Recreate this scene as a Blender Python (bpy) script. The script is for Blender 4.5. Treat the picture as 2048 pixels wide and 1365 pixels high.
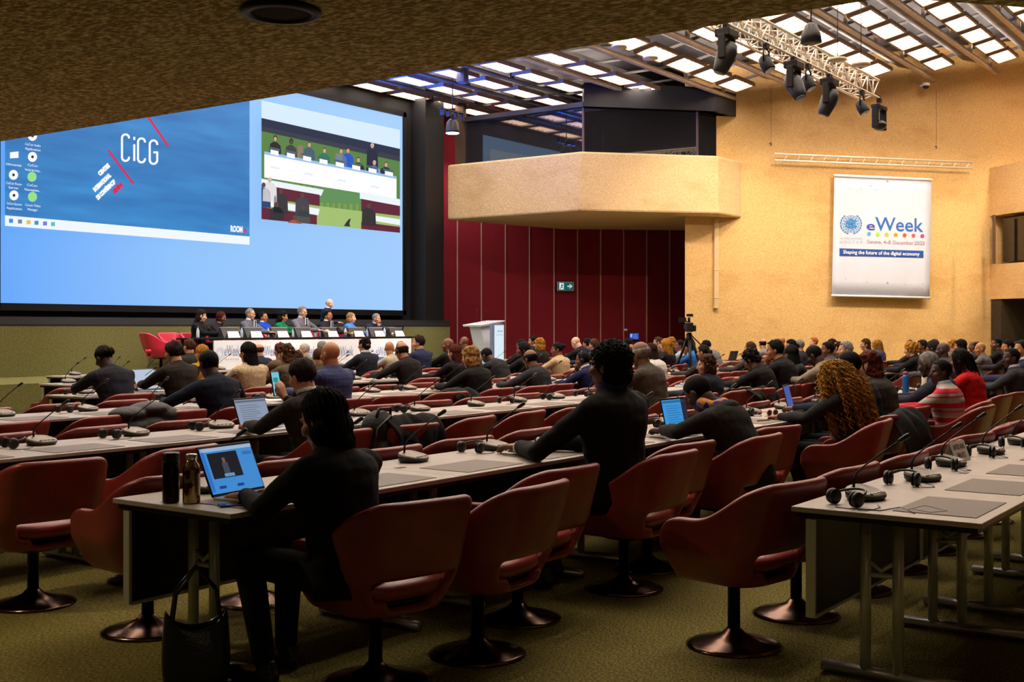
import bpy, bmesh, math, random
from mathutils import Vector, Matrix, noise
random.seed(7)
PI = math.pi
for o in list(bpy.data.objects): bpy.data.objects.remove(o)
SC = bpy.context.scene
COL = SC.collection

# ------------------------------------------------------------------ camera, world, exposure
# world axes: +X runs along the table rows, +Y runs towards the stage
F = 2360.0; CH = 1.5                       # focal length in px of the 2048 frame, eye height
FW = Vector((.8153, .579, 0)); RT = Vector((.579, -.8153, 0))
cam = bpy.data.cameras.new('camera'); co = bpy.data.objects.new('camera', cam); COL.objects.link(co)
co.location = (0, 0, CH); co.rotation_euler = (PI/2, 0, -math.atan2(.8153, .579))
cam.sensor_width = 36; cam.lens = F/2048*36; cam.shift_y = -25.5/2048; cam.clip_end = 200; cam.clip_start = .05
SC.camera = co
w = bpy.data.worlds.new('world'); SC.world = w; w.use_nodes = True
w.node_tree.nodes['Background'].inputs[0].default_value = (.9, .75, .6, 1)
w.node_tree.nodes['Background'].inputs[1].default_value = .03
SC.view_settings.view_transform = 'Standard'; SC.view_settings.look = 'None'
SC.view_settings.exposure = 0.0; SC.view_settings.gamma = 1

PANEL_L = 17.0                              # radiance of the lit ceiling panels
def lamp(kind, name, loc, to, power, col, size=.3, angle=60, blend=.6):
    l = bpy.data.lights.new(name, kind); l.energy = power; l.color = col
    if kind == 'SPOT': l.spot_size = math.radians(angle); l.spot_blend = blend; l.shadow_soft_size = size
    if kind == 'POINT': l.shadow_soft_size = size
    o = bpy.data.objects.new(name, l); COL.objects.link(o); o.location = loc
    o.rotation_euler = (Vector(to)-Vector(loc)).to_track_quat('-Z', 'Y').to_euler()
    return o
WARM = (1, .84, .62)
# wall washers hung under the roof in front of the concrete wall
for i in range(5):
    s = -1.0+i*2.5
    wx, wy = 29.9+.759*s, 13.6-.651*s
    lamp('SPOT', 'wall_washer_light', (wx-.651*4.5-.759*1, wy-.759*4.5+.651*1, 7.4), (wx, wy, 2.6), 760, WARM, .12, 84, .9)
lamp('SPOT', 'balcony_light', (22.0, 8.9, 6.5), (27.6, 14.6, 5.2), 620, WARM, .07, 50, .8)
lamp('SPOT', 'balcony_cool_light', (19.5, 12.5, 7.4), (26, 17.6, 5.4), 420, (1, .85, .95), .15, 45, .8)
# stage key lights hung from the roof
for x in (16.0, 19.0, 22.0):
    lamp('SPOT', 'stage_light', (x, 12.8, 7.4), (x, 19.2, 1.7), 1300, (1, .93, .9), .12, 40, .7)
lamp('SPOT', 'lectern_light', (20.5, 13.0, 7.4), (24.2, 18.4, 1.6), 600, (.8, .88, 1), .12, 22, .6)
lamp('SPOT', 'red_wall_light', (26.1, 21.0, 7.3), (27.6, 21.9, 1.5), 420, (1, .85, .9), .1, 100, .9)
lamp('SPOT', 'blue_roof_light', (22.0, 19.6, 6.3), (22.6, 18.4, 8), 1700, (.01, .12, 1), .1, 120, .9)
lamp('SPOT', 'blue_roof_light', (18.5, 19.6, 6.3), (20.5, 17.8, 8), 1700, (.01, .12, 1), .1, 120, .9)

# unseen downlights under the gallery: left aisle, and a fill added behind the camera
lamp('SPOT', 'gallery_unseen_light', (2.3, 6.0, 2.72), (2.9, 5.4, 0), 105, (1, .80, .48), .08, 125, .8)
lamp('SPOT', 'gallery_unseen_light', (-.6, -2.4, 2.72), (-.2, -2.0, 0), 130, (1, .80, .48), .08, 140, .8)

# ------------------------------------------------------------------ projection helpers (measured points -> places)
def ray(px): return FW + RT*((px-1024)/F)
def on_plane(px, py, p0, n):
    d = ray(px); n = Vector((n[0], n[1], 0)); p0 = Vector((p0[0], p0[1], 0))
    t = p0.dot(n)/d.dot(n)
    return Vector((t*d.x, t*d.y, CH-(py-657)/F*t))
def on_y(px, py, y): return on_plane(px, py, (0, y), (0, 1))
def at_z(px, py, z):
    t = (CH-z)*F/(py-657); d = ray(px); return Vector((t*d.x, t*d.y, z))
def x_on(px, y): return on_y(px, 700, y).x
DD = Vector((.759, -.651, 0)); DN = Vector((-.651, -.759, 0)); DROT = -math.atan2(.651, .759)
W0 = Vector((29.9, 13.6, 0)); R0P = Vector((28.6, 21.0, 0))
def on_wall(px, py, off=0): return on_plane(px, py, W0+DN*off, DN)
def on_red(px, py, off=0): return on_plane(px, py, R0P+DN*off, DN)

# ------------------------------------------------------------------ materials
def lin(c): return tuple(((v/255)/12.92 if v/255 <= .04045 else ((v/255+.055)/1.055)**2.4) for v in c)+(1,)
MATS = {}
def mat(name, c, rough=.6, metal=0, c2=None, scale=20, detail=4, bump=0, bscale=None, emit=0, spec=.5, stretch=None, coords='Object', lo=.35, hi=.65, coat=0):
    if name in MATS: return MATS[name]
    m = bpy.data.materials.new(name); m.use_nodes = True; nt = m.node_tree; b = nt.nodes['Principled BSDF']
    b.inputs['Base Color'].default_value = lin(c); b.inputs['Roughness'].default_value = rough
    b.inputs['Metallic'].default_value = metal; b.inputs['Specular IOR Level'].default_value = spec
    if coat: b.inputs['Coat Weight'].default_value = coat; b.inputs['Coat Roughness'].default_value = .2
    if emit:
        b.inputs['Emission Color'].default_value = lin(c); b.inputs['Emission Strength'].default_value = emit
        b.inputs['Base Color'].default_value = (.01, .01, .01, 1)
    if c2 or bump:
        tc = nt.nodes.new('ShaderNodeTexCoord'); mp = nt.nodes.new('ShaderNodeMapping')
        nt.links.new(tc.outputs[coords], mp.inputs[0])
        if stretch: mp.inputs['Scale'].default_value = stretch
        if c2:
            n = nt.nodes.new('ShaderNodeTexNoise'); n.inputs['Scale'].default_value = scale; n.inputs['Detail'].default_value = detail
            nt.links.new(mp.outputs[0], n.inputs[0])
            r = nt.nodes.new('ShaderNodeValToRGB'); r.color_ramp.elements[0].position = lo; r.color_ramp.elements[1].position = hi
            r.color_ramp.elements[0].color = lin(c); r.color_ramp.elements[1].color = lin(c2)
            nt.links.new(n.outputs[0], r.inputs[0]); nt.links.new(r.outputs[0], b.inputs['Base Color'])
        if bump:
            n2 = nt.nodes.new('ShaderNodeTexNoise'); n2.inputs['Scale'].default_value = bscale or scale; n2.inputs['Detail'].default_value = detail
            nt.links.new(mp.outputs[0], n2.inputs[0])
            bp = nt.nodes.new('ShaderNodeBump'); bp.inputs['Strength'].default_value = bump; bp.inputs['Distance'].default_value = .02
            nt.links.new(n2.outputs[0], bp.inputs['Height']); nt.links.new(bp.outputs[0], b.inputs['Normal'])
    MATS[name] = m; return m
def cloth(c, k='c'):
    return mat('%s_%d_%d_%d' % ((k,)+tuple(c)), c, .9, c2=tuple(int(v*.8) for v in c), scale=60, bump=.35, bscale=9, spec=.2)
def glow(c, s=1.0): return mat('glow_%d_%d_%d_%g' % (tuple(c)+(s,)), c, 1, emit=s)

M_leather = mat('burgundy_leather', (138, 50, 44), .36, c2=(122, 42, 37), scale=8, bump=.08, bscale=180, spec=.5)
M_stage_leather = mat('red_leather', (190, 36, 62), .36, bump=.06, bscale=150)
M_bronze = mat('bronze_metal', (120, 92, 78), .22, 1, c2=(96, 72, 60), scale=5)
M_black = mat('black_metal', (16, 15, 15), .45, .3)
M_plast = mat('black_plastic', (22, 21, 20), .42)
M_unit = mat('grey_unit_plastic', (136, 126, 110), .38, c2=(128, 118, 104), scale=40, bump=.05)
M_lam = mat('table_laminate', (176, 166, 156), .42, c2=(168, 158, 148), scale=12, bump=.02, bscale=60)
M_pad = mat('desk_pad', (118, 106, 98), .6, c2=(110, 98, 90), scale=80, bump=.05)
M_post = mat('painted_steel', (196, 200, 182), .35, .3, c2=(186, 190, 172), scale=4)
M_alu = mat('aluminium', (205, 205, 205), .35, .85, c2=(190, 190, 190), scale=10)
M_truss = mat('truss_tube', (235, 225, 205), .4, .3)
M_white = mat('white_board', (238, 238, 240), .6, c2=(232, 232, 236), scale=3)
M_paper = mat('white_paper', (240, 236, 228), .8, bump=.02, bscale=30)
M_eye = mat('eye_dark', (30, 22, 18), .3)
def skin(c): return mat('skin_%d_%d_%d' % c, c, .5, c2=tuple(int(v*.93) for v in c), scale=18, bump=.05, bscale=120, spec=.4)
def hairm(c): return mat('hair_%d_%d_%d' % c, c, .7, c2=tuple(int(v*.6) for v in c), scale=14, stretch=(6, 6, .8), bump=.5, bscale=22, spec=.12)

# ------------------------------------------------------------------ mesh building
class MB:
    def __init__(s): s.v = []; s.f = []; s.m = []; s.sm = []
    def add(s, vs, fs, mi=0, smooth=False):
        k = len(s.v); s.v += [tuple(v) for v in vs]
        for f in fs: s.f.append([i+k for i in f]); s.m.append(mi); s.sm.append(smooth)
    def box(s, c, d, mi=0, rz=0, M=None):
        x, y, z = d[0]/2, d[1]/2, d[2]/2
        R = Matrix.Rotation(rz, 3, 'Z'); c = Vector(c)
        vs = [c+R@Vector((i*x, j*y, k*z)) for k in (-1, 1) for j in (-1, 1) for i in (-1, 1)]
        if M is not None: vs = [M@v for v in vs]
        s.add(vs, [(0, 2, 3, 1), (4, 5, 7, 6), (0, 1, 5, 4), (2, 6, 7, 3), (0, 4, 6, 2), (1, 3, 7, 5)], mi)
    def b2(s, lo, hi, mi=0, M=None):
        s.box([(lo[i]+hi[i])/2 for i in range(3)], [abs(hi[i]-lo[i]) for i in range(3)], mi, 0, M)
    def prism(s, pts, z0, z1, mi=0, M=None):
        n = len(pts); vs = [Vector((p[0], p[1], z0)) for p in pts]+[Vector((p[0], p[1], z1)) for p in pts]
        if M is not None: vs = [M@v for v in vs]
        s.add(vs, [list(range(n))[::-1], list(range(n, 2*n))]+[(i, (i+1) % n, n+(i+1) % n, n+i) for i in range(n)], mi)
    def tube(s, pts, r, n=8, mi=0, smooth=True, cap=True):
        pts = [Vector(p) for p in pts]; rs = r if isinstance(r, (list, tuple)) else [r]*len(pts)
        vs = []; up = None
        for i, p in enumerate(pts):
            d = (pts[min(i+1, len(pts)-1)]-pts[max(i-1, 0)])
            d = d.normalized() if d.length > 1e-9 else Vector((0, 0, 1))
            if up is None: up = Vector((0, 0, 1)) if abs(d.z) < .9 else Vector((1, 0, 0))
            a = d.cross(up)
            if a.length < 1e-5: a = d.orthogonal()
            a.normalize(); b = a.cross(d).normalized(); up = b
            for k in range(n):
                t = 2*PI*k/n; vs.append(p+(a*math.cos(t)+b*math.sin(t))*rs[i])
        L = len(pts); fs = []
        for i in range(L-1):
            for k in range(n): fs.append((i*n+k, i*n+(k+1) % n, (i+1)*n+(k+1) % n, (i+1)*n+k))
        if cap: fs += [tuple(range(n))[::-1], tuple(range((L-1)*n, L*n))]
        s.add(vs, fs, mi, smooth)
    def lathe(s, prof, c=(0, 0, 0), n=24, mi=0, smooth=True, M=None):
        vs = []; c = Vector(c)
        for r, z in prof:
            for k in range(n):
                t = 2*PI*k/n; v = c+Vector((r*math.cos(t), r*math.sin(t), z)); vs.append(M@v if M is not None else v)
        fs = []
        for i in range(len(prof)-1):
            for k in range(n): fs.append((i*n+k, i*n+(k+1) % n, (i+1)*n+(k+1) % n, (i+1)*n+k))
        fs += [tuple(range(n))[::-1], tuple(range((len(prof)-1)*n, len(prof)*n))]
        s.add(vs, fs, mi, smooth)
    def ell(s, c, r, n=16, m=10, mi=0, M=None):
        c = Vector(c); vs = []; fs = []
        for i in range(m+1):
            th = PI*i/m
            for k in range(n):
                t = 2*PI*k/n
                v = Vector((r[0]*math.sin(th)*math.cos(t), r[1]*math.sin(th)*math.sin(t), r[2]*math.cos(th)))
                if M is not None: v = M@v
                vs.append(c+v)
        for i in range(m):
            for k in range(n): fs.append((i*n+k, (i+1)*n+k, (i+1)*n+(k+1) % n, i*n+(k+1) % n))
        s.add(vs, fs, mi, True)
    def cap(s, p0, r0, p1, r1, mi=0):
        p0 = Vector(p0); p1 = Vector(p1); d = p1-p0; L = max(d.length, 1e-6); d.normalize()
        s.tube([p0-d*r0*.95, p0-d*r0*.7, p0, p1, p1+d*r1*.7, p1+d*r1*.95], [r0*.3, r0*.75, r0, r1, r1*.75, r1*.3], 12, mi)
    def loft(s, rings, n=20, mi=0):           # rings: (centre, ux, uy) ellipse axes
        vs = []
        for c, a, b in rings:
            for k in range(n):
                t = 2*PI*k/n; vs.append(Vector(c)+Vector(a)*math.cos(t)+Vector(b)*math.sin(t))
        fs = []; L = len(rings)
        for i in range(L-1):
            for k in range(n): fs.append((i*n+k, i*n+(k+1) % n, (i+1)*n+(k+1) % n, (i+1)*n+k))
        fs += [tuple(range(n))[::-1], tuple(range((L-1)*n, L*n))]
        s.add(vs, fs, mi, True)
    def quad(s, pts, mi=0): s.add(pts, [tuple(range(len(pts)))], mi)
    def mesh(s, name, fix=True):
        me = bpy.data.meshes.new(name); me.from_pydata(s.v, [], s.f)
        me.polygons.foreach_set('material_index', s.m); me.polygons.foreach_set('use_smooth', s.sm); me.update()
        if fix:
            bm = bmesh.new(); bm.from_mesh(me); bmesh.ops.recalc_face_normals(bm, faces=bm.faces); bm.to_mesh(me); bm.free()
        return me
    def build(s, name, mats, parent=None, mw=None, bevel=0):
        o = link(name, s.mesh(name), mats, parent, mw)
        if bevel:
            b = o.modifiers.new('bevel', 'BEVEL'); b.width = bevel; b.segments = 2; b.limit_method = 'ANGLE'
        return o
def link(name, me, mats=None, parent=None, mw=None):
    o = bpy.data.objects.new(name, me); COL.objects.link(o)
    if mats is not None:
        mats = mats if isinstance(mats, (list, tuple)) else [mats]
        if len(me.materials) == 0:
            for m in mats: me.materials.append(m)
        else:
            for i, m in enumerate(mats):
                o.material_slots[i].link = 'OBJECT'; o.material_slots[i].material = m
    if parent: o.parent = parent
    if mw is not None: o.matrix_local = mw
    return o
def tag(o, label=None, cat=None, group=None, kind=None):
    if label: o['label'] = label
    if cat: o['category'] = cat
    if group: o['group'] = group
    if kind: o['kind'] = kind
    return o
def empty(name, loc=(0, 0, 0), rz=0, label=None, cat=None, group=None):
    o = bpy.data.objects.new(name, None); COL.objects.link(o); o.location = loc; o.rotation_euler = (0, 0, rz)
    o.empty_display_size = .1
    return tag(o, label, cat, group)
def kids(o): return [c for c in bpy.data.objects if c.parent == o]
def struct(name, mb, m): o = mb.build(name, m); o['kind'] = 'structure'; return o
def copy_tree(o, parent=None, ch=None):
    c = o.copy(); COL.objects.link(c)
    if parent: c.parent = parent
    for k in (o.children if ch is None else ch): copy_tree(k, c)
    return c
TS = bpy.data.scenes.new('scratch')
def evaluate(me, mods):
    o = bpy.data.objects.new('tmp', me); TS.collection.objects.link(o)
    for t, kw in mods:
        md = o.modifiers.new(t, t)
        for k, v in kw.items(): setattr(md, k, v)
    vl = TS.view_layers[0]; vl.update(); dg = vl.depsgraph
    r = bpy.data.meshes.new_from_object(o.evaluated_get(dg)); bpy.data.objects.remove(o)
    return r
def blob(mb, vox, smooth=3, fac=.5):
    me = evaluate(mb.mesh('b'), [('REMESH', dict(mode='VOXEL', voxel_size=vox)), ('SMOOTH', dict(iterations=smooth, factor=fac))])
    me.polygons.foreach_set('use_smooth', [True]*len(me.polygons)); me.materials.clear(); return me
def text_mesh(txt, size, sx=1, align='LEFT', bold=0, rows=None):
    cu = bpy.data.curves.new('t', 'FONT'); cu.body = txt; cu.size = size; cu.align_x = align; cu.offset = bold; cu.resolution_u = 3
    o = bpy.data.objects.new('t', cu); TS.collection.objects.link(o)
    vl = TS.view_layers[0]; vl.update(); dg = vl.depsgraph
    me = bpy.data.meshes.new_from_object(o.evaluated_get(dg)); bpy.data.objects.remove(o)
    for v in me.vertices: v.co.x *= sx
    me.materials.clear(); return me
def text(name, txt, size, loc, rot, m, parent=None, sx=1, align='LEFT', bold=0, width=None):
    me = text_mesh(txt, size, 1, align, bold)
    if width:
        xs = [v.co.x for v in me.vertices]; W = max(xs)-min(xs); sx = width/W
    for v in me.vertices: v.co.x *= sx
    o = link(name, me, m)
    o.rotation_euler = rot; o.location = loc
    if parent:
        o.parent = parent; bpy.context.view_layer.update(); o.matrix_parent_inverse = parent.matrix_world.inverted()
    return o

# ------------------------------------------------------------------ setting
M_carpet = mat('green_carpet', (84, 84, 42), .95, c2=(172, 152, 86), scale=52, detail=8, bump=.5, bscale=90, spec=.1, stretch=(1, 2.2, 1), lo=.38, hi=.72)
def concrete(name, a, b_, c_):
    m = mat(name, a, .9, c2=b_, scale=22, detail=10, bump=.8, bscale=26, lo=.3, hi=.72, spec=.2); nt = m.node_tree; b = nt.nodes['Principled BSDF']
    src = b.inputs['Base Color'].links[0].from_socket; tc = nt.nodes.new('ShaderNodeTexCoord'); mp = nt.nodes.new('ShaderNodeMapping'); mp.inputs['Scale'].default_value = (1, 1, 2.2)
    n = nt.nodes.new('ShaderNodeTexNoise'); n.inputs['Scale'].default_value = .55; n.inputs['Detail'].default_value = 9; n.inputs['Roughness'].default_value = .65
    r = nt.nodes.new('ShaderNodeValToRGB'); r.color_ramp.elements[0].position = .50; r.color_ramp.elements[1].position = .66; r.color_ramp.elements[1].color = (.42, .42, .42, 1); r.color_ramp.elements[0].color = (0, 0, 0, 1)
    mx = nt.nodes.new('ShaderNodeMixRGB'); mx.inputs[2].default_value = lin(c_)
    nt.links.new(tc.outputs['Object'], mp.inputs[0]); nt.links.new(mp.outputs[0], n.inputs[0]); nt.links.new(n.outputs[0], r.inputs[0]); nt.links.new(r.outputs[0], mx.inputs[0]); nt.links.new(src, mx.inputs[1]); nt.links.new(mx.outputs[0], b.inputs['Base Color']); return m
M_conc = concrete('ochre_concrete', (224, 188, 130), (204, 162, 102), (180, 132, 74))
M_bal = concrete('pale_concrete', (222, 194, 150), (204, 172, 122), (186, 146, 94))
M_soff = mat('hammered_concrete', (150, 136, 76), .95, c2=(255, 244, 184), scale=58, detail=5, bump=1.0, bscale=58, lo=.42, hi=.70, spec=.15, stretch=(1, .5, 1))
M_dark = mat('dark_grey_cladding', (14, 15, 18), .8, c2=(10, 11, 14), scale=9)
M_green = mat('green_fabric_wall', (120, 118, 74), .95, c2=(102, 100, 60), scale=30, detail=8, bump=.3, bscale=80, spec=.1)
M_red = mat('red_acoustic_fabric', (138, 32, 44), .85, c2=(112, 24, 36), scale=90, detail=4, bump=.2, bscale=120, spec=.2)
M_roof = mat('dark_roof_deck', (52, 50, 56), .6, c2=(42, 40, 46), scale=3)
M_beam = mat('beam_steel', (196, 178, 160), .5, .2, c2=(180, 162, 144), scale=5)
M_beamd = mat('dark_steel', (74, 70, 72), .5, .3)

mb = MB(); mb.b2((-6, -8, -.3), (44, 30, 0)); struct('floor', mb, M_carpet)
# soffit of the gallery above the back of the hall
P1 = at_z(1650, 11, 2.75); XE = 4.45
e2 = [(XE, 1.42), (XE+.759*9, 1.42-.651*9)]
mb = MB(); mb.prism([(-6, -8), (e2[1][0], -8), e2[1], e2[0], (XE, 30), (-6, 30)], 2.75, 3.6); struct('ceiling', mb, M_soff).name = 'ceiling_gallery'
mb = MB(); mb.prism([(XE, 6.15), (XE+.30, 6.25), (XE+.30, 12), (XE, 12)], 2.86, 3.1); struct('trim_1', mb, mat('brown_board', (96, 66, 40), .7, c2=(84, 56, 34), scale=8))
# upper hall: end walls behind the picture edges keep the hall closed
mb = MB(); mb.b2((XE-.4, -8, 3.4), (XE, 30, 11)); struct('wall_back', mb, M_dark)

# stage platform and green wall behind the panel
mb = MB(); mb.b2((8.0, 17.5, 0), (26.2, 20.0, .60)); struct('floor_stage', mb, M_green)
gw = on_y(900, 652, 20.0)
mb = MB(); mb.b2((6, 20.0, 0), (gw.x, 20.25, 1.57)); mb.b2((6, 19.995, 1.545), (gw.x+.005, 20.26, 1.575), 1); struct('wall_stage', mb, [M_green, M_dark])
mb = MB(); mb.b2((6, 20.6, 0), (26, 20.9, 1.72)); struct('trim_2', mb, mat('grey_ledge', (44, 46, 50), .6))
mb = MB(); mb.b2((6, 21.15, 0), (25.6, 21.6, 9)); struct('wall_screen', mb, M_dark)
mb = MB(); mb.b2((24.95, 20.62, 0), (25.75, 21.2, 9)); struct('trim_3', mb, mat('near_black_panel', (20, 21, 24), .6))

# red acoustic wall: eleven fabric panels with pale joints
xs = [868, 914, 962, 1010, 1058, 1107, 1154, 1200, 1246, 1292, 1338, 1386]
mb = MB()
for i in range(len(xs)-1):
    a = on_red(xs[i]+.6, 657); b = on_red(xs[i+1]-.6, 657)
    a0 = Vector((a.x, a.y, 0)); b0 = Vector((b.x, b.y, 0))
    vs = [a0+DN*.04, b0+DN*.04, b0-DN*.1, a0-DN*.1]
    mb.prism([(v.x, v.y) for v in vs], 0, 8.4)
struct('wall_red', mb, M_red)
mb = MB()
for x in xs:
    a = on_red(x, 657); mb.box((a.x, a.y, 4.2), (.03, .14, 8.4), 0, DROT)
struct('trim_4', mb, mat('pale_joint', (196, 160, 140), .5, .2))
# concrete wall on the right, running to the side galleries
wl = on_wall(1370, 657); wr = on_wall(2400, 657)
mb = MB()
pts = [wl, wr, wr-DN*.6, Vector((wl.x, wl.y, 0))+ray(1378)*3.0]
mb.prism([(p.x, p.y) for p in pts], 0, 12); struct('wall_right', mb, M_conc)
def wallbox(x0, x1, y0, y1, d0, d1, z0=None, z1=None):
    a = on_wall(x0, y0); b = on_wall(x1, y1); zt = a.z if z1 is None else z1; zb = b.z if z0 is None else z0
    v = [a+DN*d0, b+DN*d0, b+DN*d1, a+DN*d1]
    return [(p.x, p.y) for p in v], zb, zt
# side galleries (perpendicular boxes at the right edge)
mb = MB()
for (y0, y1) in ((336, 440), (530, 601)):
    p, zb, zt = wallbox(1980, 2260, y0, y1, 0, 4.5); mb.prism(p, zb, zt)
struct('wall_gallery', mb, M_conc)
p, zb, zt = wallbox(1990, 2260, 440, 530, .35, 4.0); mb = MB(); mb.prism(p, zb, zt)
struct('window_1', mb, mat('dark_glass', (14, 13, 12), .08, spec=.8))
mb = MB(); a = on_wall(1985, 440); b = on_wall(1985, 530)
for dd in (.45, 1.3):
    q = on_wall(1988, 485, dd); mb.box((q.x, q.y, (a.z+b.z)/2), (.06, .06, a.z-b.z), 0, DROT)
struct('trim_5', mb, mat('brown_frame', (82, 62, 46), .5))
# low wall below the galleries, its shade painted as a dark colour
p, zb, zt = wallbox(1980, 2260, 640, 640, 0.05, .5, 0, 2.2); mb = MB(); mb.prism(p, 0, on_wall(1980, 601).z); struct('wall_shaded', mb, mat('painted_wall_shade', (58, 44, 22), .9, c2=(48, 36, 18), scale=6))

# interpreters' balcony
C1 = Vector((25.75, 20.5, 0)); C2 = Vector((25.75, 16.12, 0)); C3 = Vector((28.5, 13.57, 0)); C4 = Vector((29.9, 13.55, 0))
zb, zt = 4.52, 6.05
mb = MB(); mb.prism([(C1.x, C1.y), (C2.x, C2.y), (C3.x, C3.y), (C4.x, C4.y), (33, 16.5), (30.2, 19.6)], zb, zt)
ba = mb.build('interpreter_balcony', M_bal, bevel=.05); ba['kind'] = 'structure'; ba.name = 'wall_balcony'
# booth glazing above the balcony
M_glass = bpy.data.materials.new('booth_glass'); M_glass.use_nodes = True
nt = M_glass.node_tree; b = nt.nodes['Principled BSDF']; b.inputs['Base Color'].default_value = (.012, .012, .014, 1); b.inputs['Roughness'].default_value = .03
b.inputs['Specular IOR Level'].default_value = .8; b.inputs['IOR'].default_value = 1.75
def pane(name, p, q, z0, z1, m):
    mb = MB(); d = (q-p).normalized(); n = Vector((d.y, -d.x, 0))*.012
    mb.prism([(p.x, p.y), (q.x, q.y), (q.x-n.x, q.y-n.y), (p.x-n.x, p.y-n.y)], z0, z1); return struct(name, mb, m)
gz = 7.28
G1 = Vector((26.25, 20.3, 0)); G2 = Vector((26.25, 16.35, 0)); G3 = Vector((28.75, 14.0, 0)); G4 = Vector((30.0, 13.95, 0))
pane('window_2', G1, G2, zt, gz, M_glass); pane('window_3', G2, G3-DD*.32, zt, gz, M_glass)
pane('window_4', G3-DD*.28, G4, zt, gz, M_glass)
mb = MB()
for g in (G1, G2, G3-DD*.3): mb.box((g.x, g.y, (zt+gz)/2), (.05, .05, gz-zt))
mb.box((G1.x-.02, G1.y+.1, 6.8), (.12, .3, 2.1)); struct('trim_6', mb, mat('bronze_frame', (104, 84, 66), .4, .6))
mb = MB(); k = 1.0
mb.prism([(G1.x-.12, G1.y), (G2.x-.12, G2.y-.06), (G3.x-.05, G3.y-.15), (G4.x, G4.y-.2), (33, 17.0), (29.5, 20.3)], gz, gz+.13)
struct('trim_7', mb, mat('fascia_dark', (40, 40, 46), .5, .2))
mb = MB(); mb.prism([(G2.x-.14, G2.y-.1), (G3.x-.05, G3.y-.25), (G4.x+.1, G4.y-.3), (G4.x+.1, G4.y+.1), (G3.x+.05, G3.y+.1), (G2.x+.1, G2.y+.1)], gz, gz+.62); struct('trim_8', mb, mat('fascia_dark', (40, 40, 46), .5, .2))
mb = MB(); mb.b2((G1.x+.3, 16, zt), (32, 20.3, zt+.02)); struct('floor_booth', mb, M_dark)
# conduit below the balcony
q = on_wall(1432, 437, .06); r = on_wall(1432, 617, .06)
mb = MB(); mb.box((q.x, q.y, (q.z+r.z)/2), (.13, .09, q.z-r.z), 0, DROT)
for yy in (540, 596): s_ = on_wall(1432, yy, .06); mb.box((s_.x, s_.y, s_.z), (.15, .11, .05), 0, DROT)
tag(mb.build('cable_conduit', mat('cream_paint', (216, 186, 140), .6, c2=(208, 178, 132), scale=5), bevel=.01), 'tall cream cable conduit on the concrete wall below the balcony corner', 'conduit')

# ------------------------------------------------------------------ roof: chords, purlins, lit panels
CHB = [21.25, 19.9, 18.55, 17.15, 15.6, 13.7, 12.3, 10.95, 9.7, 8.35, 7.0, 5.65, 4.3, 2.95, 1.6]
def zc(b): return 7.72 + (.21*(13.7-b) if b < 13.7 else 0)
def xmax(b): return min(29.9+(13.6-b)*1.166, 40) if b < 14.6 else 29.2
mb = MB()
for i in range(len(CHB)):
    b = CHB[i]; x1 = xmax(b)+.5; z = zc(b)+.95
    b2 = CHB[i+1] if i+1 < len(CHB) else -8
    mb.add([(XE, b, z), (44, b, z), (44, b2, zc(b2)+.95), (XE, b2, zc(b2)+.95), (XE, b, z+.1), (44, b, z+.1), (44, b2, zc(b2)+1.05), (XE, b2, zc(b2)+1.05)],
           [(0, 1, 2, 3), (4, 7, 6, 5), (0, 4, 5, 1), (2, 6, 7, 3), (0, 3, 7, 4), (1, 5, 6, 2)])
struct('ceiling', mb, M_roof)
for i, b in enumerate(CHB):
    x1 = xmax(b)-.02; z = zc(b); x0 = XE+.05
    r = empty('roof_beam', ((x0+x1)/2, b, z), 0, None, 'beam', 'steel roof beams')
    big = b < 16
    mb = MB(); mb.b2((x0-r.location.x, -.06, 0), (x1-r.location.x, .06, .09 if big else .05)); mb.build('lower_chord', M_beam if big else M_beamd, r)
    mb = MB(); mb.b2((x0-r.location.x, -.09, .42), (x1-r.location.x, .09, .56)); mb.build('upper_chord', M_beamd, r)
    mb = MB(); x = x1-.7
    while x > x0: mb.b2((x-.045-r.location.x, -.04, .05), (x+.045-r.location.x, .04, .45)); x -= 2.16
    mb.build('post', M_beam if big else M_beamd, r)
    # sloping dark baffle board between this beam and the next one
    mb = MB(); x1b = x1-.05-r.location.x; x0b = x0-r.location.x
    yb = CHB[i+1]-b if i+1 < len(CHB) else -1.3; zn = (zc(b+yb)-z)
    mb.add([(x0b, yb+.10, zn+.06), (x1b, yb+.10, zn+.06), (x1b, yb+.52, zn+.20), (x0b, yb+.52, zn+.20),
            (x0b, yb+.10, zn+.09), (x1b, yb+.10, zn+.09), (x1b, yb+.52, zn+.23), (x0b, yb+.52, zn+.23)],
           [(0, 1, 2, 3), (4, 7, 6, 5), (0, 4, 5, 1), (2, 6, 7, 3), (0, 3, 7, 4), (1, 5, 6, 2)])
    mb.build('baffle', mat('baffle_board', (112, 104, 108), .6, c2=(78, 70, 74), scale=2), r)
    nm = ['nearest the screen', 'second from the screen', 'third from the screen', 'fourth from the screen', 'meeting the left balcony glass', 'meeting the balcony fascia',
          'ending at the wall above the conduit', 'running above the lighting truss', 'ending above the banner', 'ending right of the lighting truss tip', 'at the top right corner of the view'][i] if i < 11 else 'above the near tables, far from the stage'
    r['label'] = 'long steel roof beam %s' % nm
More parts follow.
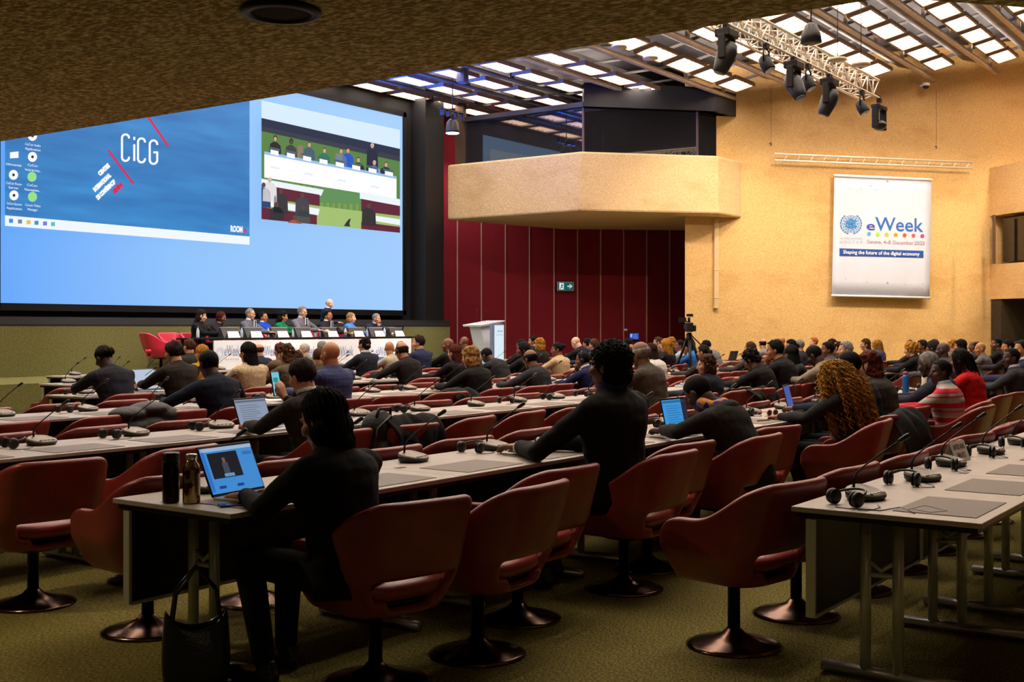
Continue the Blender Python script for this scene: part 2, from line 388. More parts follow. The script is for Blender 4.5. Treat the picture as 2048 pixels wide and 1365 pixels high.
# purlin rods running across the beams
pr = empty('roof_purlin', (20, 12, 8), 0)
bpy.data.objects.remove(pr)
PAN = None
CX0 = 23.0+1.44*4+.72
for k in range(-14, 12):
    x = 23.0+1.44*k+.72
    mb = MB(); bs = [b for b in [22]+CHB if xmax(min(b, 21)) > x]
    if len(bs) < 2 or x < XE+.3: continue
    mb.tube([(x, b, zc(b)+.40) for b in bs], .028, 6)
    mb.tube([(x+.1, b, zc(b)+.40) for b in bs], .02, 6)
    o = mb.build('roof_purlin', M_beamd); tag(o, 'thin dark cross rods under the roof, %s' % ('above the back of the hall' if x < 17 else 'among the lit panels in view'), 'purlin', 'thin roof purlins')
    o['label'] = 'thin dark cross rod pair under the roof between the lit panels'
M_lit = mat('lit_panel', (255, 236, 216), 1, emit=PANEL_L)
nth = ['first', 'second', 'third', 'fourth', 'fifth', 'sixth', 'seventh', 'eighth', 'ninth', 'tenth', 'eleventh', 'twelfth', 'thirteenth', 'fourteenth', 'fifteenth', 'sixteenth', 'seventeenth', 'eighteenth', 'nineteenth', 'twentieth']
def make_panel():
    r = empty('ceiling_light')
    mb = MB()
    for sx in (-.57, .57): mb.box((sx, 0, .0), (.06, .56, .10))
    for sy in (-.27, .27): mb.box((0, sy, 0), (1.20, .05, .10))
    mb.build('frame', mat('light_frame', (150, 122, 106), .5), r)
    mb = MB(); mb.box((0, 0, .02), (1.08, .49, .02)); mb.build('diffuser', M_lit, r)
    mb = MB()
    for sx in (-.36, -.12, .12, .36): mb.box((sx, 0, -.02), (.03, .49, .05))
    mb.build('louvre', mat('louvre_bar', (225, 200, 185), .5), r)
    return r
panel0 = make_panel(); pused = False
for i, b in enumerate(CHB[:-1]):
    bc = b-.50; cnt = 0
    for k in range(10, -13, -1):
        x = 23.0+1.44*k
        if x+.8 > xmax(b-.2) or x < XE+1: continue
        small = b > 17.9
        o = panel0 if not pused else copy_tree(panel0); pused = True
        o.location = (x, bc, zc(bc)+.12 if b < 13.8 else zc(bc)+.1)
        o.rotation_euler = (-.2 if b < 13.8 else 0, 0, 0)
        o.rotation_euler = (-math.atan(.21) if b < 13.8 else 0, 0, 0)
        row = ['along the screen wall', 'second from the screen wall', 'third from the screen wall', 'fourth from the screen wall', 'above the balcony glass', 'over the balcony corner',
               'left of the lighting truss', 'behind the lighting truss', 'above the wall banner', 'right of the truss tip', 'at the top right corner'][i] if i < 11 else 'above the near tables %d' % i
        tag(o, 'lit ceiling panel %s, %s from its far end' % (row, nth[cnt]) if (i < 11 and cnt < 12) else 'lit ceiling panel over the near tables, high above the view', 'ceiling light', 'lit ceiling panels'); cnt += 1

# ------------------------------------------------------------------ video wall and what it shows
YS = 21.0
s0 = on_y(0, 604, YS); s1 = on_y(806, 233, YS)
zs0, zs1 = 1.985, 7.26
scr = empty('video_wall', ((s0.x+s1.x)/2, YS+.1, zs0), 0, 'huge video wall behind the stage showing a desktop and a live picture', 'screen')
def sp(px, py, d): return on_y(px, py, YS-.004*d)
def spoly(name, pts, m, d, parent=scr, world=False):
    mb = MB(); vs = [p if world else sp(p[0], p[1], d) for p in pts]
    mb.add([v-Vector(parent.location) for v in vs], [tuple(range(len(vs)))]); return mb.build(name, m, parent)
mb = MB(); mb.b2((s0.x-scr.location.x, -.08, 0), (s1.x-scr.location.x, .05, zs1-zs0)); 
M_scr = bpy.data.materials.new('screen_glow'); M_scr.use_nodes = True; nt = M_scr.node_tree; b = nt.nodes['Principled BSDF']
tc = nt.nodes.new('ShaderNodeTexCoord'); sx = nt.nodes.new('ShaderNodeSeparateXYZ'); rp = nt.nodes.new('ShaderNodeValToRGB')
nt.links.new(tc.outputs['Generated'], sx.inputs[0]); nt.links.new(sx.outputs[0], rp.inputs[0]); nt.links.new(rp.outputs[0], b.inputs['Emission Color'])
rp.color_ramp.elements[0].color = lin((96, 166, 250)); rp.color_ramp.elements[1].color = lin((160, 205, 252))
e_ = rp.color_ramp.elements.new(.35); e_.color = lin((138, 192, 250))
b.inputs['Emission Strength'].default_value = 1.0; b.inputs['Base Color'].default_value = (.01, .01, .01, 1)
o = mb.build('display_panel', M_scr, scr)
mb = MB(); W = (s1.x-s0.x)/2
for q in ((-W-.12, -W), (W, W+.12)): mb.b2((q[0], -.12, -.12), (q[1], .06, zs1-zs0+.12))
mb.b2((-W-.12, -.12, -.14), (W+.12, .06, 0)); mb.b2((-W-.12, -.12, zs1-zs0), (W+.12, .06, zs1-zs0+.14)); mb.build('bezel', M_black, scr)
YF = YS-.06-.04
def sp(px, py, d): return on_y(px, py, YF-.006*d)
# desktop window
M_desk = bpy.data.materials.new('desktop_blue'); M_desk.use_nodes = True; nt = M_desk.node_tree; b = nt.nodes['Principled BSDF']
tc = nt.nodes.new('ShaderNodeTexCoord'); mp = nt.nodes.new('ShaderNodeMapping'); mp.inputs['Scale'].default_value = (.25, 1, 1.6); mp.inputs['Rotation'].default_value = (0, .12, 0)
nz = nt.nodes.new('ShaderNodeTexNoise'); nz.inputs['Scale'].default_value = 2.0; nz.inputs['Detail'].default_value = 6; rp = nt.nodes.new('ShaderNodeValToRGB')
nt.links.new(tc.outputs['Object'], mp.inputs[0]); nt.links.new(mp.outputs[0], nz.inputs[0]); nt.links.new(nz.outputs[0], rp.inputs[0]); nt.links.new(rp.outputs[0], b.inputs['Emission Color'])
rp.color_ramp.elements[0].position = .3; rp.color_ramp.elements[1].position = .75
rp.color_ramp.elements[0].color = lin((14, 104, 178)); rp.color_ramp.elements[1].color = lin((46, 142, 210)); b.inputs['Emission Strength'].default_value = 1; b.inputs['Base Color'].default_value = (.01, .01, .01, 1)
spoly('desktop_picture', [(10, 431), (499, 473.5), (499, 155), (10, 20)], M_desk, 1)
spoly('taskbar', [(10, 452), (499, 490), (499, 473.3), (10, 430.8)], glow((238, 246, 255)), 1)
WG = glow((248, 250, 255)); RG = glow((222, 20, 70))
def bar(p, q, wpx, m, name, d=2):
    p = Vector(p); q = Vector(q); n = Vector((q-p)).normalized(); n = Vector((-n.y, n.x))*wpx/2
    spoly(name, [p+n, q+n, q-n, p-n], m, d)
bar((217, 301), (267, 368), 4, RG, 'red_stroke'); bar((288, 222), (337, 293), 4, RG, 'red_stroke')
def strokes(name, paths, r, m, d=2):
    mb = MB()
    for pts in paths:
        for a_, b_ in zip(pts[:-1], pts[1:]):
            a_ = Vector(a_); b_ = Vector(b_); n = (b_-a_).normalized(); n2 = Vector((-n.y, n.x))*r; e = n*r*.6
            mb.add([sp(*(v), d)-scr.location for v in (a_+n2-e, b_+n2+e, b_-n2+e, a_-n2-e)], [(0, 1, 2, 3)])
    return mb.build(name, m, scr)
def arc(cx, cy, rx, ry, t0, t1, n=8): return [(cx+rx*math.cos(math.radians(t0+(t1-t0)*i/n)), cy+ry*math.sin(math.radians(t0+(t1-t0)*i/n))) for i in range(n+1)]
strokes('logo_letters', [arc(251, 276, 7, 7, 0, -180)+[(244, 313)]+arc(251, 315, 7, 7, 180, 0),
    [(268.5, 290), (268.5, 321)], [(268.5, 275), (268.5, 279)],
    arc(283, 284, 7, 7, 0, -180)+[(276, 315)]+arc(283, 318, 7, 7, 180, 0),
    arc(307, 289, 7.5, 8, 0, -180)+[(299.5, 318)]+arc(307, 320, 7.5, 8, 180, 0)+[(314.5, 305), (308, 305)]], 2.1, WG)
def stext(name, txt, px, py, h, m, wpx, rot=0, align='LEFT', bold=0, d=3):
    p = sp(px, py, d); q = sp(px+wpx, py, d); Z = (p-Vector((0, 0, CH))).dot(FW)
    return text(name, txt, h/F*Z/.72, p, (PI/2, -math.radians(rot), 0), m, scr, align=align, bold=bold, width=(q.x-p.x))
# slogan in four slanted lines
for t, px, py, wd, m in (('CENTRE', 200, 352, 25, WG), ('INTERNATIONAL', 190, 384, 40, WG), ('DE CONFÉRENCES', 196, 400, 44, WG), ('GENÈVE', 229, 388, 21, RG)):
    stext('slogan_text', t, px, py, 8, m, wd*1.12, rot=43, bold=.012)
stext('room_text', 'ROOM', 461, 463, 12, WG, 24, bold=.01); stext('room_text', 'A', 488, 466, 11, RG, 6, bold=.01)
def disc(name, px, py, r, m, d=3, n=20, ry=None, squash=.92):
    return spoly(name, [(px+r*squash*math.cos(2*PI*k/n), py+(ry or r)*math.sin(2*PI*k/n)) for k in range(n)], m, d)
GG = glow((150, 222, 140)); DG = glow((30, 40, 60))
for px, py, l1, l2, m in ((27, 312, 'Infomaniak', '', None), (65, 314, 'CoCon', 'Interpreta..', WG), (27, 350, 'CoCon Room', 'Server', WG), (64, 354, 'CoCon', 'Nameplate..', GG),
                          (28, 391, 'CoCon Operator', 'Application', WG), (65, 394, 'Cocon Video', 'Manager', GG), (65, 272, 'CoCon Audio', 'Application', WG)):
    if m is None: spoly('desktop_icon', [(20, 305), (37, 303), (37, 316), (20, 317)], WG, 3)
    else:
        ic = disc('desktop_icon', px, py, 10, m); 
        if m is WG: disc('desktop_icon_dot', px, py, 3, DG, 4)
    for j, t in enumerate((l1, l2)):
        if t: stext('icon_text', t, px-15 if len(t) > 9 else px-10, py+18+j*9, 5, WG, 31 if len(t) > 9 else 20)
for px, m in ((22, glow((40, 140, 220))), (40, glow((110, 130, 150))), (57, glow((240, 190, 60))), (73, glow((30, 150, 190))), (90, glow((120, 120, 220))), (106, glow((90, 190, 190)))):
    py = 441+(px-10)*.078; spoly('taskbar_icon', [(px-4, py-4), (px+4, py-4), (px+4, py+4), (px-4, py+4)], m, 3)
# live picture of the panel
def lp(u, v): # u 0..1 across, v 0..1 down
    x = 523+277*u; t = 236+62*u; b_ = 438.5+27.5*u; return (x, t+(b_-t)*v)
spoly('picture_header', [(523, 201), (800, 260), (800, 298), (523, 236)], glow((214, 236, 255)), 1)
def lpoly(name, uv, m, d): return spoly(name, [lp(*p) for p in uv], m, d)
lpoly('live_picture', [(0, 0), (1, 0), (1, 1), (0, 1)], glow((8, 34, 66)), 1)
lpoly('live_picture_wall', [(0, .08), (1, .09), (1, .8), (0, .8)], glow((40, 50, 66)), 2)
lpoly('live_picture_wall', [(0, .13), (1, .15), (1, .8), (0, .8)], glow((84, 128, 64)), 3)
lpoly('live_picture_floor', [(0, .6), (1, .6), (1, 1), (0, 1)], glow((160, 190, 110)), 3)
lpoly('live_picture_floor', [(.42, .55), (.75, .58), (.75, .72), (.42, .76)], glow((92, 142, 84)), 4)
lpoly('live_picture_table', [(.02, .325), (.975, .335), (.975, .37), (.02, .36)], glow((150, 190, 230)), 5)
lpoly('live_picture_banner', [(.02, .355), (.975, .365), (.975, .60), (.02, .585)], glow((252, 254, 255)), 6)
for u, c, hv in ((.10, (20, 20, 30), 0), (.215, (60, 56, 60), 0), (.345, (60, 90, 110), -.01), (.455, (10, 120, 90), .02), (.575, (110, 130, 150), -.01), (.625, (10, 80, 200), -.03), (.70, (20, 24, 34), .05), (.80, (10, 24, 60), -.14), (.815, (120, 160, 230), .05), (.90, (20, 30, 60), .04)):
    v = .155+hv; m = glow(c); mh = glow((214, 160, 140) if u not in (.215,) else (90, 60, 50))
    lpoly('live_picture_person', [(u-.043, .34), (u-.038, v+.085), (u-.012, v+.055), (u+.012, v+.055), (u+.038, v+.085), (u+.043, .34)], m, 4)
    x, y = lp(u, v+.025); disc('live_picture_head', x, y, 3.2, mh, 5, 12, 4.4)
    disc('live_picture_hair', x, y-1.5, 3.8 if u > .3 else 4.6, glow((220, 220, 225) if u in (.80, .815) else (36, 26, 28)), 4, 12, 4.6 if u > .3 else 6)
for i in range(8):
    u = .065+.118*i; lpoly('live_picture_card', [(u, .295), (u+.058, .298), (u+.058, .345), (u, .342)], glow((250, 250, 255)), 7)
    lpoly('live_picture_monitor', [(u-.014, .27), (u+.066, .272), (u+.066, .296), (u-.014, .294)], glow((70, 96, 108)), 6)
for u in (.35, .62): lpoly('live_picture_chair', [(u-.09, .33), (u-.085, .2), (u-.05, .19), (u-.045, .33)], glow((210, 120, 150)), 3)
for q in ([(0, .60), (.45, .62), (.43, .69), (0, .66)], [(.71, .585), (1, .60), (1, .68), (.71, .66)], [(.0, .80), (.42, .83), (.41, .9), (0, .86)], [(.80, .83), (1, .84), (1, .91), (.80, .89)]):
    lpoly('live_picture_desk', q, glow((236, 244, 250)), 7)
for q in ([(.03, .66), (.42, .68), (.42, .80), (.03, .78)], [(0, .88), (.4, .9), (.4, 1), (0, 1)], [(.72, .66), (1, .68), (1, .80), (.72, .80)], [(.72, .92), (1, .93), (1, 1), (.72, 1)]):
    lpoly('live_picture_chairs', q, glow((92, 20, 50)), 8)
for u, v, c in ((.06, .60, (226, 222, 224)), (.015, .66, (20, 60, 110)), (.14, .70, (44, 44, 52)), (.295, .71, (58, 62, 72)), (.11, .84, (36, 36, 44)), (.30, .84, (70, 76, 76)), (.775, .73, (34, 36, 40)), (.24, .95, (150, 90, 70))):
    b0 = min(.995, v+.22)
    lpoly('live_picture_person', [(max(0, u-.052), b0), (max(0, u-.048), v+.06), (max(0, u-.02), v+.025), (u+.02, v+.025), (u+.048, v+.06), (u+.052, b0)], glow(c), 9)
    x, y = lp(u, v); disc('live_picture_head', max(x, 527), y, 4.4, glow((92, 60, 50) if c[0] < 200 else (200, 180, 170)), 10, 12, 5.2)
x, y = lp(.62, .95); spoly('live_picture_tripod', [(x-7, y+6), (x-2, y-2), (x+3, y-8), (x+7, y-9), (x+4, y+1), (x+6, y+7)], glow((26, 40, 48)), 9)
for k in range(4):
    u = .09+.24*k; x, y = lp(u, .46+.01*k); stext('live_picture_title', 'eWeek', x-6, y+3, 5, glow((190, 205, 225)), 17, d=8)

# ------------------------------------------------------------------ banner on the concrete wall, wall ladder
def wt(px, py, off=.12): return on_wall(px, py, off)
B0 = wt(1664, 592, .2); bn = empty('banner', B0, DROT, 'white hanging banner with emblem and event text on the concrete wall', 'banner')
BI = Matrix.Translation(B0) @ Matrix.Rotation(DROT, 4, 'Z'); BIi = BI.inverted()
def bl(px, py, off): return BIi @ wt(px, py, .2+off)
mb = MB(); N = 14
q = [[1669+194*i/N, 0] for i in range(N+1)]
top = [bl(1669+194*i/N, 348+9*i/N, 0) for i in range(N+1)]; bot = [bl(1664+195*i/N, 592+5*i/N, .006*math.sin(i/N*PI)) for i in range(N+1)]
vs = []
for j in range(9):
    t = j/8
    for i in range(N+1):
        v = top[i].lerp(bot[i], t); vs.append(v)
for j in range(9):
    for i in range(N+1): vs.append(vs[j*(N+1)+i]+Vector((0, .02, 0)))
K = 9*(N+1); fs = []
for j in range(8):
    for i in range(N):
        a = j*(N+1)+i; fs += [(a, a+N+1, a+N+2, a+1), (a+K, a+1+K, a+N+2+K, a+N+1+K)]
for i in range(N): fs += [(i, i+1, i+1+K, i+K), (8*(N+1)+i+K, 8*(N+1)+i+1+K, 8*(N+1)+i+1, 8*(N+1)+i)]
for j in range(8): fs += [(j*(N+1)+K, (j+1)*(N+1)+K, (j+1)*(N+1), j*(N+1)), (j*(N+1)+N, (j+1)*(N+1)+N, (j+1)*(N+1)+N+K, j*(N+1)+N+K)]
mb.add(vs, fs, 0, True); mb.build('banner_cloth', mat('banner_cloth', (204, 208, 228), .8, c2=(200, 204, 222), scale=1.5, bump=.1, bscale=2), bn)
mb = MB(); mb.tube([bl(1668, 351, .02), bl(1864, 360, .02)], .035, 8); mb.build('top_rail', M_white, bn)
mb = MB(); mb.tube([bl(1663, 591, .03), bl(1860, 596, .03)], .03, 8); mb.build('bottom_rail', M_white, bn)
def btext(txt, px, py, hpx, wpx, c, name, bold=0, off=.012):
    p = wt(px, py, .2+off); q = wt(px+wpx, py+wpx*.028, .2+off); Z = (p-Vector((0, 0, CH))).dot(FW)
    d = q-p; rz = math.atan2(d.y, d.x); tilt = math.atan2(d.z, d.to_2d().length)
    o = text(name, txt, hpx/F*Z/.72, p, (PI/2, -tilt, rz), c, bn, bold=bold, width=(q-p).length); return o
def ink(c): return mat('ink_%d_%d_%d' % c, c, .7)
btext('e', 1732, 460, 19, 17, ink((52, 72, 170)), 'banner_title', .004); btext('Week', 1751, 461, 28, 96, ink((34, 98, 184)), 'banner_title', .004)
for i, c in enumerate(((70, 160, 216), (160, 204, 60), (250, 178, 40), (244, 140, 30), (232, 76, 50), (236, 84, 100), (168, 60, 150))):
    mb = MB(); px = 1738+17.8*i; py = 468+.9*i*.8
    mb.add([bl(px+4*math.cos(2*PI*k/16), py+4*math.sin(2*PI*k/16), .012) for k in range(16)], [tuple(range(16))]); mb.build('banner_dot', ink(c), bn)

for t_, x_, w_ in (('Geneva,', 1733, 30), ('4–8', 1766.5, 15), ('December', 1785, 41), ('2023', 1828.5, 20)): btext(t_, x_, 487+(x_-1733)*.028, 7.5, w_, ink((150, 120, 130)), 'banner_date')
btext('UNITED NATIONS', 1680, 478, 3.5, 44, ink((170, 178, 192)), 'banner_small_text'); btext('U N C T A D', 1680, 486, 5.5, 45, ink((160, 170, 186)), 'banner_small_text')
mb = MB(); mb.add([bl(1679, 512, .012), bl(1847, 516, .012), bl(1847, 502, .012), bl(1679, 497, .012)], [(0, 1, 2, 3)]); mb.build('slogan_band', ink((24, 74, 160)), bn)
btext('Shaping the future of the digital economy', 1686, 507.5, 7.2, 153, ink((244, 246, 250)), 'banner_slogan', .002, .03)
mb = MB(); ec = (1702, 448); IB = ink((40, 128, 200))
def bring(rr, w_=.55):
    for k in range(32):
        t0, t1 = 2*PI*k/32, 2*PI*(k+1)/32
        mb.add([bl(ec[0]+(rr+s*w_)*math.cos(t), ec[1]+(rr+s*w_)*math.sin(t), .012) for t, s in ((t0, -1), (t1, -1), (t1, 1), (t0, 1))], [(0, 1, 2, 3)])
for rr in (5, 9, 13, 16.5): bring(rr, .45)
for k in range(8):
    t = PI*k/8; c_, s_ = math.cos(t), math.sin(t)
    mb.add([bl(ec[0]+16.5*c_*u-s_*.4*v, ec[1]+16.5*s_*u+c_*.4*v, .012) for u, v in ((-1, -1), (1, -1), (1, 1), (-1, 1))], [(0, 1, 2, 3)])
for dx, dy, r1, r2, t in ((-6, -3, 5, 3, .3), (5, -4, 6, 3.5, -.4), (3, 6, 3, 4.5, .2), (-4, 6, 3, 3, 0), (-9, 4, 2.5, 2, .5), (9, 5, 2.5, 3, -.2), (0, -9, 4, 2, 0)):
    mb.add([bl(ec[0]+dx+r1*math.cos(a)*math.cos(t)-r2*math.sin(a)*math.sin(t), ec[1]+dy+r1*math.cos(a)*math.sin(t)+r2*math.sin(a)*math.cos(t), .014) for a in [2*PI*k/10 for k in range(10)]], [tuple(range(10))])
for sd in (-1, 1):
    for k in range(9):
        t = math.radians(100+k*16)*1; cx_, cy_ = ec[0]+sd*(-math.cos(t))*-20.5*-1, ec[1]+math.sin(t)*20
        cx_ = ec[0]+sd*20.5*math.sin(math.radians(20+k*15)); cy_ = ec[1]+20*math.cos(math.radians(20+k*15))
        for off_ in (-1, 1):
            a0 = math.atan2(cy_-ec[1], cx_-ec[0])+PI/2+off_*.6
            mb.add([bl(cx_+2.6*math.cos(a)*math.cos(a0)-.9*math.sin(a)*math.sin(a0), cy_+2.6*math.cos(a)*math.sin(a0)+.9*math.sin(a)*math.cos(a0), .012) for a in [2*PI*j/8 for j in range(8)]], [tuple(range(8))])
mb.build('emblem', IB, bn)
mb = MB()
for px, py in ((1775, 363), (1700, 378), (1722, 377), (1753, 380), (1790, 378), (1832, 378), (1743, 372), (1692, 558), (1734, 565), (1712, 573), (1775, 566), (1749, 579), (1810, 570), (1828, 577), (1740, 372), (1845, 568)):
    r_ = 2.2 if px in (1775, 1749) else 1.2
    mb.add([bl(px+r_*math.cos(2*PI*k/8), py+r_*math.sin(2*PI*k/8), .012) for k in range(8)], [tuple(range(8))])
mb.build('banner_specks', ink((140, 170, 210)), bn)
# white ladder truss on the wall
L0 = wt(1549, 314, .3); ld = empty('wall_truss', L0, DROT, 'flat white ladder truss fixed to the concrete wall above the banner', 'truss')
LI = (Matrix.Translation(L0) @ Matrix.Rotation(DROT, 4, 'Z')).inverted()
def ll(px, py): return LI @ wt(px, py, .3)
mb = MB(); mb.tube([ll(1549, 308), ll(1945, 325)], .03, 8); mb.build('chord', M_truss, ld)
mb = MB(); mb.tube([ll(1549, 320.5), ll(1944, 337)], .03, 8); mb.build('chord', M_truss, ld)
mb = MB()
for i in range(15):
    x = 1568+26*i; mb.tube([ll(x, 320.5+(x-1549)*.042), ll(x+7, 308+(x+7-1549)*.043)], .014, 6)
mb.build('brace', M_truss, ld)
# form-tie spots on the balcony face and small wall fittings
for i, (px, py) in enumerate(((1541, 286), (1871, 293))):
    q = wt(px, py, .05); r = empty('wall_hook', q, DROT, 'small dark hook on the concrete wall %s the white ladder truss' % ('above the left end of' if i == 0 else 'above the right end of'), 'hook')
    mb = MB(); mb.tube([(0, .05, 0), (0, -.04, .0), (0, -.05, -.05), (0, -.02, -.07)], .012, 6); mb.build('hook', M_black, r)
    mb = MB(); mb.tube([(0, -.04, 0), (0, -.035, 1.6)], .004, 5); mb.build('wire', M_black, r)
q = wt(1852, 172, .28); r = empty('dome_camera', q, DROT, 'small white dome camera on the concrete wall just below the roof beam', 'security camera')
mb = MB(); mb.lathe([(.10, .08), (.11, .02), (.10, 0)], n=18); mb.box((0, .16, .05), (.06, .22, .05)); mb.build('housing', M_white, r)
mb = MB(); mb.lathe([(.09, 0), (.08, -.05), (.04, -.08), (.01, -.085)], n=18); mb.build('dome', M_plast, r)
# emergency exit sign hanging before the red wall
ex = on_red(1131, 573, .3); ex_s = empty('exit_sign', ex, DROT, 'small green emergency exit sign with running figure and arrow on red wall', 'sign')
k = (ex-Vector((0, 0, CH))).dot(FW)/F
mb = MB(); mb.box((0, 0, 0), (34*k, .05, 18*k)); mb.build('sign_box', mat('sign_case', (170, 200, 200), .5), ex_s)
mb = MB(); mb.box((0, -.03, 0), (31*k, .01, 15*k)); mb.build('sign_face', glow((20, 96, 96), .8), ex_s)
mb = MB(); mb.box((-9*k, -.04, 0), (9*k, .01, 13*k)); mb.build('door_symbol', glow((225, 245, 240), .9), ex_s)
def flat(mbb, pts, y): mbb.add([(p[0]*k, y, p[1]*k) for p in pts], [tuple(range(len(pts)))])
mb = MB(); flat(mb, [(3, 1), (9, 1), (9, -1), (3, -1)], -.045); flat(mb, [(8, 4.5), (13.5, 0), (8, -4.5), (7, -3.3), (11, 0), (7, 3.3)], -.046); mb.build('arrow', glow((225, 245, 240), .9), ex_s)
mb = MB(); GR = glow((16, 70, 70), .8)
flat(mb, [(-8.2, 5.5), (-6.8, 5.5), (-6.8, 4), (-8.2, 4)], -.05); flat(mb, [(-10, 3.5), (-7, 3.5), (-8, -1), (-10, -1)], -.05); flat(mb, [(-10, -1), (-8.5, -1), (-6, -3), (-6.5, -5)], -.051); flat(mb, [(-10, -1), (-9, -2), (-11, -5.5), (-12.5, -5)], -.052)
flat(mb, [(-8, 3), (-5.5, 1), (-6, .2), (-8.2, 2)], -.053); mb.build('running_figure', GR, ex_s)
# small display, plate on red wall
q = on_red(1268, 673, .1); d = empty('door_display', q, DROT, 'small blue lit room display on the dark red wall', 'display')
mb = MB(); mb.box((0, 0, 0), (.33, .04, .24)); mb.build('case', M_plast, d, bevel=.005)
mb = MB(); mb.box((0, -.025, 0), (.30, .005, .20)); mb.build('screen', glow((40, 70, 170), .9), d)
mb = MB(); mb.box((-.1, -.03, .02), (.07, .004, .1)); 
for j in range(3): mb.box((.04, -.03, .05-.05*j), (.14, .004, .012))
mb.build('screen_content', glow((150, 190, 250), .9), d)
q = on_red(1251, 660, .06); mb = MB(); mb.box((0, 0, 0), (.11, .03, .06)); o = mb.build('wall_plate', M_white, bevel=.004); o.location = q; o.rotation_euler.z = DROT
tag(o, 'tiny white plate on the red wall beside the blue display', 'plate')

# ------------------------------------------------------------------ lighting truss with fixtures
TY, TZ = 8.95, 6.95
tr = empty('lighting_truss', (22.6, TY, TZ), 0, 'white box truss hung under the roof carrying stage lights', 'truss')
tx0, tx1 = 18.2-22.6, 26.75-22.6
for sy in (-.2, .2):
    for sz in (-.2, .2):
        mb = MB(); mb.tube([(tx0, sy, sz), (tx1, sy, sz)], .028, 8); mb.build('chord', M_truss, tr)
mb = MB(); n = 22
for i in range(n):
    a, b_ = tx0+(tx1-tx0)*i/n, tx0+(tx1-tx0)*(i+1)/n; f = 1 if i % 2 else -1
    for p, q in (((a, -.2, -.2*f), (b_, -.2, .2*f)), ((a, .2, .2*f), (b_, .2, -.2*f)), ((a, -.2*f, -.2), (b_, .2*f, -.2)), ((a, .2*f, .2), (b_, -.2*f, .2)),
                 ((a, -.2, -.2), (a, -.2, .2)), ((a, .2, -.2), (a, .2, .2))): mb.tube([p, q], .014, 5)
mb.build('brace', M_truss, tr)
def head_light(px, kind, label):
    p = on_y(px, 150, TY); y = TY-.2; r = empty('stage_spotlight', (p.x, y, TZ-.24), 0, label, 'stage light', 'lights on the truss')
    s = 1.3 if kind == 'big' else .8
    mb = MB(); mb.box((0, 0, -.02), (.14, .08, .1)); mb.tube([(-.05, 0, 0), (-.05, 0, .1), (.05, 0, .1), (.05, 0, 0)], .015, 6); mb.build('clamp', M_black, r)
    if kind == 'big':
        mb = MB(); mb.box((0, 0, -.14), (.40, .28, .14)); mb.build('base', M_black, r, bevel=.02)
        mb = MB()
        for sx in (-.20, .20): mb.box((sx, 0, -.38), (.05, .14, .42))
        mb.box((0, 0, -.205), (.40, .14, .05))
        mb.build('yoke', M_black, r, bevel=.02)
        Mx = Matrix.Translation((0, 0, -.48)) @ Matrix.Rotation(random.choice((-.5, .3, .6)), 4, 'X') @ Matrix.Rotation(.2, 4, 'Y')
        mb = MB(); mb.lathe([(.06, .22), (.13, .18), (.17, .05), (.17, -.08), (.14, -.24), (.12, -.34), (.10, -.36)], M=Mx, n=20); mb.build('lamp_head', M_plast, r)
        mb = MB(); mb.lathe([(.02, -.362), (.095, -.365), (.09, -.37)], M=Mx, n=20); mb.build('lens', mat('lens_glass', (120, 130, 150), .1), r)
    elif kind == 'small':
        mb = MB(); mb.tube([(-.13, 0, -.32), (-.13, 0, -.12), (0, 0, -.06), (.13, 0, -.12), (.13, 0, -.32)], .018, 6); mb.build('yoke', M_black, r)
        Mx = Matrix.Translation((0, 0, -.34)) @ Matrix.Rotation(-.5, 4, 'X')
        mb = MB(); mb.lathe([(.05, .16), (.10, .12), (.12, 0), (.12, -.14), (.115, -.15)], M=Mx, n=18); mb.build('lamp_head', M_black, r)
        mb = MB(); mb.lathe([(.02, -.151), (.10, -.153), (.09, -.156)], M=Mx, n=18); mb.build('lens', mat('lens_pale', (190, 205, 235), .15), r)
    else:
        mb = MB()
        for sx in (-.27, .27): mb.box((sx, 0, -.42), (.05, .16, .5))
        mb.box((0, 0, -.18), (.58, .2, .1)); mb.build('yoke', M_black, r, bevel=.02)
        mb = MB(); mb.ell((0, 0, -.58), (.24, .16, .12)); mb.build('lamp_head', M_plast, r)
    return r
for px, k_, l in ((1432, 'big', 'large black moving head light at the near end of the truss'), (1512, 'small', 'small black spotlight hanging second along the truss'),
                  (1568, 'big', 'large black moving head light tilted left, third along the truss'), (1597, 'small', 'small spotlight with pale lens beside the tilted moving head'),
                  (1640, 'big', 'large black moving head light pointing down near the truss middle'), (1706, 'small', 'small black spotlight between moving head and truss tip'),
                  (1741, 'yoke', 'black open yoke light hanging at the far truss tip')): head_light(px, k_, l)
# hanging loudspeaker, discs and cluster by the screen
p = on_y(1622, 70, 7.9); r = empty('hanging_loudspeaker', p, 0, 'dark ribbed bell shaped loudspeaker hanging from the roof right of the truss', 'loudspeaker')
mb = MB(); mb.lathe([(.04, .22), (.10, .18), (.17, .02), (.19, -.14), (.12, -.16)], n=20); mb.build('bell', M_plast, r)
mb = MB(); mb.tube([(0, 0, .2), (0, 0, 1.0)], .012, 6); mb.build('cable', M_black, r)
for px, py, y, l in ((1238, 95, 13.2, 'pale disc hanging under the roof, upper left of the pair'), (1301, 117, 13.2, 'pale disc hanging under the roof, lower right of the pair'),
                     (1675, 120, 8.0, 'pale disc hanging beside the right side of the truss'), (1722, 130, 7.6, 'pale disc hanging near the truss tip')):
    p = on_y(px, py, y); r = empty('hanging_disc', p, 0, l, 'wireless antenna', 'discs hanging from the roof')
    mb = MB(); mb.lathe([(.05, .06), (.17, .03), (.18, -.01), (.06, -.03)], n=20); mb.build('disc', mat('disc_white', (214, 200, 180), .5), r)
    mb = MB(); mb.tube([(0, 0, .04), (0, 0, 1.75)], .008, 5); mb.build('wire', M_black, r)
